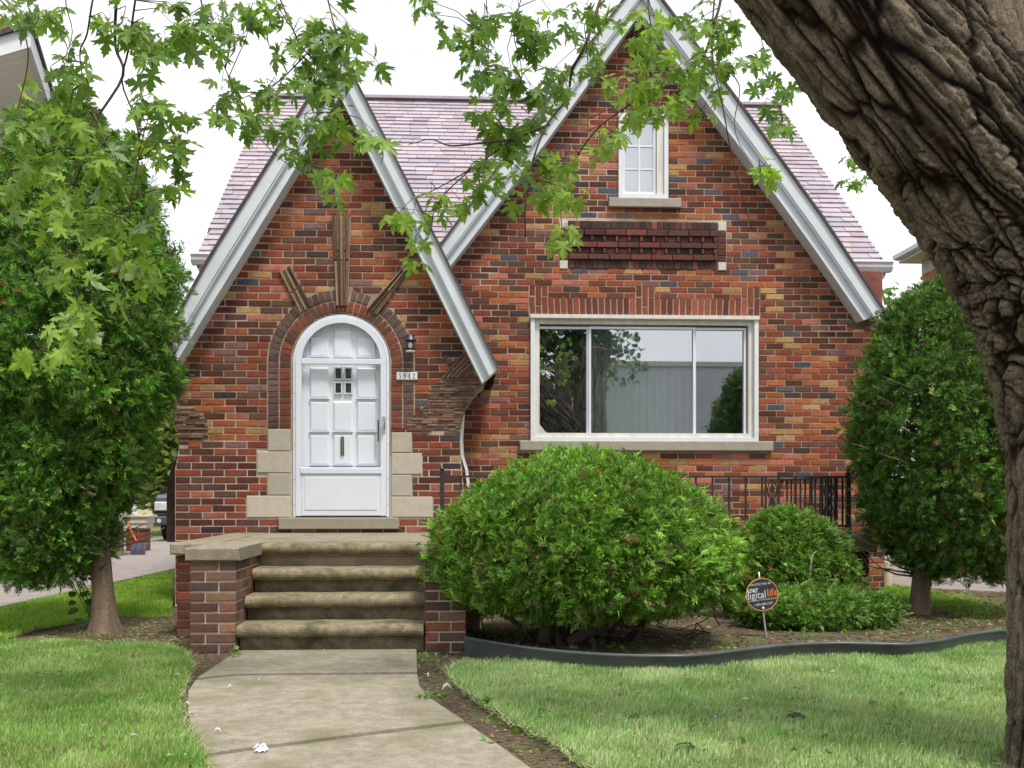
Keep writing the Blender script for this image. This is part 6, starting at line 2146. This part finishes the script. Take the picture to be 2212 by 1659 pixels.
for s in (0, 1):
    x0 = CX + .06 if s == 0 else CX + CWd - .35
    MB().cbox(x0, x0 + .29, CY + .01, CY + .10, .72, .93, .02).build('headlight', lampm, car)
    x0 = CX + .13 if s == 0 else CX + CWd - .25
    MB().lathe((x0 + .06, CY - .055, .49), [(.05, 0), (.05, -.012), (.02, -.016)], 14, 'y').build('fog_lamp', lampm, car)
    xm = CX - .02 if s == 0 else CX + CWd + .02
    MB().lathe((xm - .08 if s == 0 else xm + .08, CY + 1.42, 1.18), [(.06, -.07), (.105, -.06), (.11, 0), (.09, .06), (.04, .08)], 14, 'y').build('mirror', trimk, car)
    MB().box(min(xm, xm + (.14 if s == 0 else -.14)), max(xm, xm + (.14 if s == 0 else -.14)), CY + 1.41, CY + 1.45, 1.15, 1.19).build('mirror_arm', trimk, car)
    for yy in (CY + .95, CY + 4.1):
        wx = CX + .02 if s == 0 else CX + CWd - .26
        wh = MB().lathe((wx, yy, .37), [(.30, 0), (.37, .03), (.375, .12), (.37, .21), (.30, .24)], 24, 'x').build('wheel', trimk, car)
        MB().lathe((wx - .004 if s == 0 else wx + .244, yy, .37), [(.02, 0), (.20, .0), (.22, .01)] if s == 0 else [(.22, -.01), (.20, 0), (.02, .0)], 20, 'x').build('rim', lampm, wh)
lf = MB()
for (dx, dz) in ((.62, .96), (.70, .92), (.75, .95)):
    lf.add([(CX + dx, CY - .03, dz), (CX + dx + .06, CY - .05, dz + .03), (CX + dx + .1, CY - .03, dz - .02), (CX + dx + .04, CY - .04, dz - .07)], [(0, 1, 2, 3)])
o = lf.build('fallen_leaf', M['leaf'], None, fix=False)
o.color = (0.40, 0.42, 0.05, 1)
tag(o, 'yellow green leaves caught on the grille of the parked pickup', 'leaf')

# brick pillar with a white cap, ornament, shovel, post
PYY = 19.8
pl0, pl1 = at(266, 1150, PYY).x, at(316, 1150, PYY).x
pil = thing('brick_pillar', 'low brick pillar with a broad white stone cap beside the left driveway', 'pillar', ((pl0 + pl1) / 2, PYY, 0))
zc0, zc1 = at(290, 1140, PYY).z, at(290, 1113, PYY).z
pcore = MB().box(pl0 + .05, pl1 - .05, PYY + .03, PYY + .42, 0, zc0).build('pillar_core', M['mortar'], pil)
k = 0
z = 0.0
while z < zc0 - .03:
    for j in range(2):
        cut = (pl0 + pl1) / 2 + (.06 if k % 2 else -.06)
        a, b = (pl0 + .04, cut) if j == 0 else (cut, pl1 - .04)
        put_brick((a + b) / 2, PYY + .02, z + .036, b - a - .012, .06, brick_col(PAL[:2]), pcore)
    o = put_brick(pl1 - .04, PYY + .22, z + .036, .36, .06, brick_col(PAL[:2]), pcore)
    o.rotation_euler[2] = math.pi / 2
    z += .072
    k += 1
cs = MB().cbox(pl0 - .02, pl1 + .02, PYY - .02, PYY + .46, zc0 + .08, zc1 - .03, .01)
cs.box(pl0 - .06, pl1 + .06, PYY - .05, PYY + .5, zc1 - .03, zc1)
cs.box(pl0 + .0, pl1 - .0, PYY + .0, PYY + .44, zc0, zc0 + .08)
o = cs.build('pillar_cap', M['stone'], pil)
o.color = (0.62, 0.56, 0.48, 1)
orn = thing('garden_ornament', 'small white bird ornament with an orange head on the pillar cap', 'ornament', (at(284, 1110, PYY).x, PYY + .2, zc1))
oc = at(284, 1110, PYY).x
MB().lathe((oc, PYY + .2, zc1), [(.055, 0), (.06, .02), (.05, .10), (.035, .17), (.03, .22)], 14, 'z').build('body', M['white'], orn, smooth=True)
MB().lathe((oc + .005, PYY + .2, zc1 + .22), [(.03, 0), (.036, .02), (.03, .05), (.008, .065)], 12, 'z').build('head', pm('orange glaze', (0.65, 0.25, 0.06), None, 9, .4), orn, smooth=True)
SHY = 18.6
sh = thing('snow_shovel', 'snow shovel with a red handle and a dark curved blade leaning on the brick pillar', 'shovel', gz(297, 1200))
a, b = at(271, 1122, SHY + .9), at(295, 1170, SHY + .12)
MB().tube([a, b], .022, 8).build('handle', pm('red handle', (0.60, 0.07, 0.03), None, 9, .4), sh, smooth=True)
MB().tube([a + Vector((-.09, 0, .0)), a + Vector((.09, 0, .02))], .02, 8).build('grip', M['black'], sh)
bx0, bx1 = at(281, 1180, SHY).x, at(314, 1180, SHY).x
z0, z1 = .02, at(295, 1172, SHY).z
bm_ = MB()
rowsz = [(0, z0), (.02, z0 + .10), (.06, z0 + .2), (.13, z1 - .05), (.20, z1 - .01)]
nx = 8
vs = []
for dy, zz in rowsz:
    for i in range(nx + 1):
        t = i / nx
        vs.append((bx0 + (bx1 - bx0) * t, SHY + dy - .05 * math.sin(t * math.pi) + .008 * (i % 2), zz))
fs = [(r * (nx + 1) + i, r * (nx + 1) + i + 1, (r + 1) * (nx + 1) + i + 1, (r + 1) * (nx + 1) + i) for r in range(len(rowsz) - 1) for i in range(nx)]
bl_ = bm_.add(vs, fs).build('blade', pm('dark plastic blade', (0.045, 0.05, 0.075), (0.08, 0.085, 0.11), 9, .35), sh, fix=False)
sd = bl_.modifiers.new('thick', 'SOLIDIFY')
sd.thickness = .008
dp = thing('drain_post', 'short grey post with a white downspout on it beside the shovel', 'post', gz(256, 1195))
q = gz(256, 1195)
MB().box(q.x - .06, q.x + .06, q.y, q.y + .12, 0, .55).build('post', pm('grey timber', (0.16, 0.13, 0.12), (0.10, 0.085, 0.08), 12, .9, stretch=(1, 1, .1)), dp)
MB().box(q.x - .045, q.x + .05, q.y + .02, q.y + .1, .55, 1.05).build('downspout', M['white_metal'], dp)
# iron fence across the yard behind the pillar
fn = thing('iron_fence', 'thin black iron fence between the pillar and the parked pickup', 'fence', (-7.5, 22, 0))
for i in range(16):
    x = -8.6 + i * .1
    MB().box(x - .008, x + .008, 22.0, 22.016, 0, 1.45).build('picket', M['iron'], fn)
MB().box(-8.65, -7.05, 21.985, 21.999, 1.3, 1.33).build('rail', M['iron'], fn)
MB().box(-8.65, -7.05, 21.985, 21.999, .2, .23).build('rail', M['iron'], fn)
MB().box(-7.1, -7.05, 21.98, 22.03, 0, 1.6).build('post', M['iron'], fn)

# pale two storey house far behind the drive
hb = thing('distant_house', 'pale yellow two storey house at the far end of the left driveway', 'house', (-16, 48, 0))
cream = pm('cream siding', (0.62, 0.54, 0.36), (0.56, 0.48, 0.32), 2, .8)
MB().box(-22, -11.5, 48, 56, 0, 6.0).build('wall', cream, hb)
MB().prism([(-22.6, 6.0), (-10.9, 6.0), (-16.7, 9.2)], 47.6, 56.4).build('roof', M['roof_felt'], hb)
for (x, z) in ((-13.5, 3.6), (-13.5, 1.0), (-16.5, 3.6), (-16.5, 1.0), (-19.5, 3.6)):
    f = frame4(MB(), x, x + 1.1, z, z + 1.5, .09, 47.93, 48.02).build('window', M['white'], hb)
    MB().box(x + .09, x + 1.01, 47.97, 48.01, z + .09, z + 1.41).build('pane', M['pane_dark'], f)

# neighbour at the left: steep gable with white soffit high in the corner
nl = thing('neighbour_house', 'cream sided house with an orange roof and a white soffited gable at the left edge', 'house', (-9, 11.5, 0))
NY = 12.0
A_ = at(66, 60, NY)
wallx = A_.x - .62
MB().box(-17, wallx, NY + .95, NY + 4.5, 0, A_.z - .45).build('wall', pm('cream clapboard', (0.66, 0.62, 0.48), (0.6, 0.56, 0.44), 3, .8), nl)
sl = 0.46
WS = pm('bright soffit white', (0.88, 0.88, 0.87), (0.84, 0.84, 0.83), 3, 0.5)


def slope_box(x0, x1, y0, y1, dz0, dz1):
    vs = []
    for y in (y0, y1):
        for x in (x0, x1):
            for dz in (dz0, dz1):
                vs.append((x, y, A_.z - (A_.x - x) * sl + dz))
    return MB().add(vs, [(0, 2, 3, 1), (4, 5, 7, 6), (0, 1, 5, 4), (2, 6, 7, 3), (0, 4, 6, 2), (1, 3, 7, 5)])


slope_box(A_.x - 6, A_.x, NY, NY + .04, -.22, 0).build('fascia', M['white'], nl)
slope_box(A_.x - .04, A_.x, NY + .041, NY + 4.6, -.22, 0).build('fascia', M['white'], nl)
for i in range(12):
    slope_box(A_.x - 6, A_.x - .041, NY + .041 + i * .2, NY + .041 + i * .2 + .192, -.20, -.18).build('soffit_board', WS, nl)
slope_box(A_.x - 6, A_.x + .03, NY - .05, NY + 4.7, 0.001, .06).build('drip_edge', M['roof_felt'], nl)
slope_box(A_.x - 6, A_.x - .25, NY - .03, NY + 4.7, 0.061, .20).build('roof', pm('orange tile roof', (0.50, 0.20, 0.10), (0.42, 0.16, 0.08), 6, .8), nl)

nl.matrix_basis = Matrix.Translation(A_) @ Matrix.Rotation(math.radians(15.4), 4, 'Z') @ Matrix.Translation(-A_) @ Matrix.Translation(nl.location)

# neighbour at the right: brick side wall under a pale eave
nr = thing('neighbour_house', 'brick house with tan eaves glimpsed between the right evergreen and the maple trunk', 'house', (11, 15, 0))
NX = at(1992, 620, 20.0).x
ez = at(1971, 557, 20.0).z
nw = MB().box(NX, NX + 8, 9.0, 20.0, 0, ez - .35).build('wall', pm('faded brick wall', (0.36, 0.16, 0.115), (0.28, 0.12, 0.09), 9, 0.9, 0.5, 60), nr)
k = 0
z = ez - .35 - .075
fl_ = MB()
nb_ = 0
pk = [((0.40, 0.15, 0.10), 3), ((0.32, 0.11, 0.08), 2), ((0.45, 0.19, 0.13), 2)]
while z > 1.6:
    y = 13.0 + (k % 2) * .11
    while y < 19.9:
        w = .215
        o = None
        if nb_ < 300 and y > 14.5:
            o = put_brick(NX, y + w / 2, z + .036, w - .012, .062, brick_col(pk), nw)
            o.rotation_euler[2] = -math.pi / 2
            nb_ += 1
        y += w
    z -= .072
    k += 1
    if nb_ >= 300: break
MB().box(NX - .012, NX + 0.4, 9.0, 20.0, ez - .349, ez - .05).build('frieze_board', pm('tan trim', (0.50, 0.44, 0.35), None, 3, .7), nr)
MB().box(NX - .35, NX + 8.3, 8.7, 20.3, ez - .05, ez).build('soffit', M['old_white'], nr)
gp_ = [(NX - .36, ez - .0), (NX - .47, ez + .02), (NX - .48, ez + .10), (NX - .36, ez + .10)]
MB().prism(gp_, 8.7, 20.3).build('gutter', M['white_metal'], nr)
MB().add([(NX - .4, 8.6, ez + .05), (NX + 8.4, 8.6, ez + .05), (NX + 8.4, 20.4, ez + .05), (NX - .4, 20.4, ez + .05), (NX + 4, 12.5, ez + 1.6), (NX + 4, 16.5, ez + 1.6)], [(0, 1, 4), (1, 2, 5, 4), (2, 3, 5), (3, 0, 4, 5)]).build('roof', M['roof_felt'], nr)

# ------------------------------------------------------------------ across the street (seen only in the window glass)
sb = thing('street_building', 'low grey flat roofed building across the street', 'building', (14, -19, 0))
grey = pm('grey block wall', (0.62, 0.64, 0.66), (0.55, 0.57, 0.60), 1.5, .85, .2)
MB().box(5.0, 34, -28, -19, 0, 6.4).build('wall', grey, sb)
MB().box(4.9, 34.1, -28.1, -18.9, 6.4, 6.6).build('coping', M['old_white'], sb)
for i in range(5):
    x = 8 + i * 5
    f = frame4(MB(), x, x + 2.6, 1.1, 3.0, .1, -19.0, -18.93).build('window', M['white'], sb)
    MB().box(x + .1, x + 2.5, -18.99, -18.96, 1.2, 2.9).build('pane', M['pane_dark'], f)
leafy_tree('street_tree', 'leafy tree on the verge across the street', (4.2, -15.0, 0), 9, (4.2, -15.0, 7.4), (2.4, 2.0, 3.4), 3000, .26, DKG, 21, .2)
leafy_tree('street_tree', 'broad leafy tree further along the far verge', (-8, -16.5, 0), 9, (-8, -16.5, 6.0), (3.6, 2.6, 3.6), 6000, .30, DKG, 22, .2)

for o in S.objects:
    k = o.name.split('.')[0]
    g_ = {'evergreen_bush': 'evergreen bushes in the front bed', 'arborvitae_tree': 'evergreen trees flanking the house', 'garden_tree': 'trees behind the house', 'leafy_shrub': 'shrubs along the left driveway', 'street_tree': 'trees across the street', 'neighbour_house': 'houses on either side', 'fallen_leaf': 'fallen leaves'}.get(k)
    if g_ and o.parent is None: o['group'] = g_
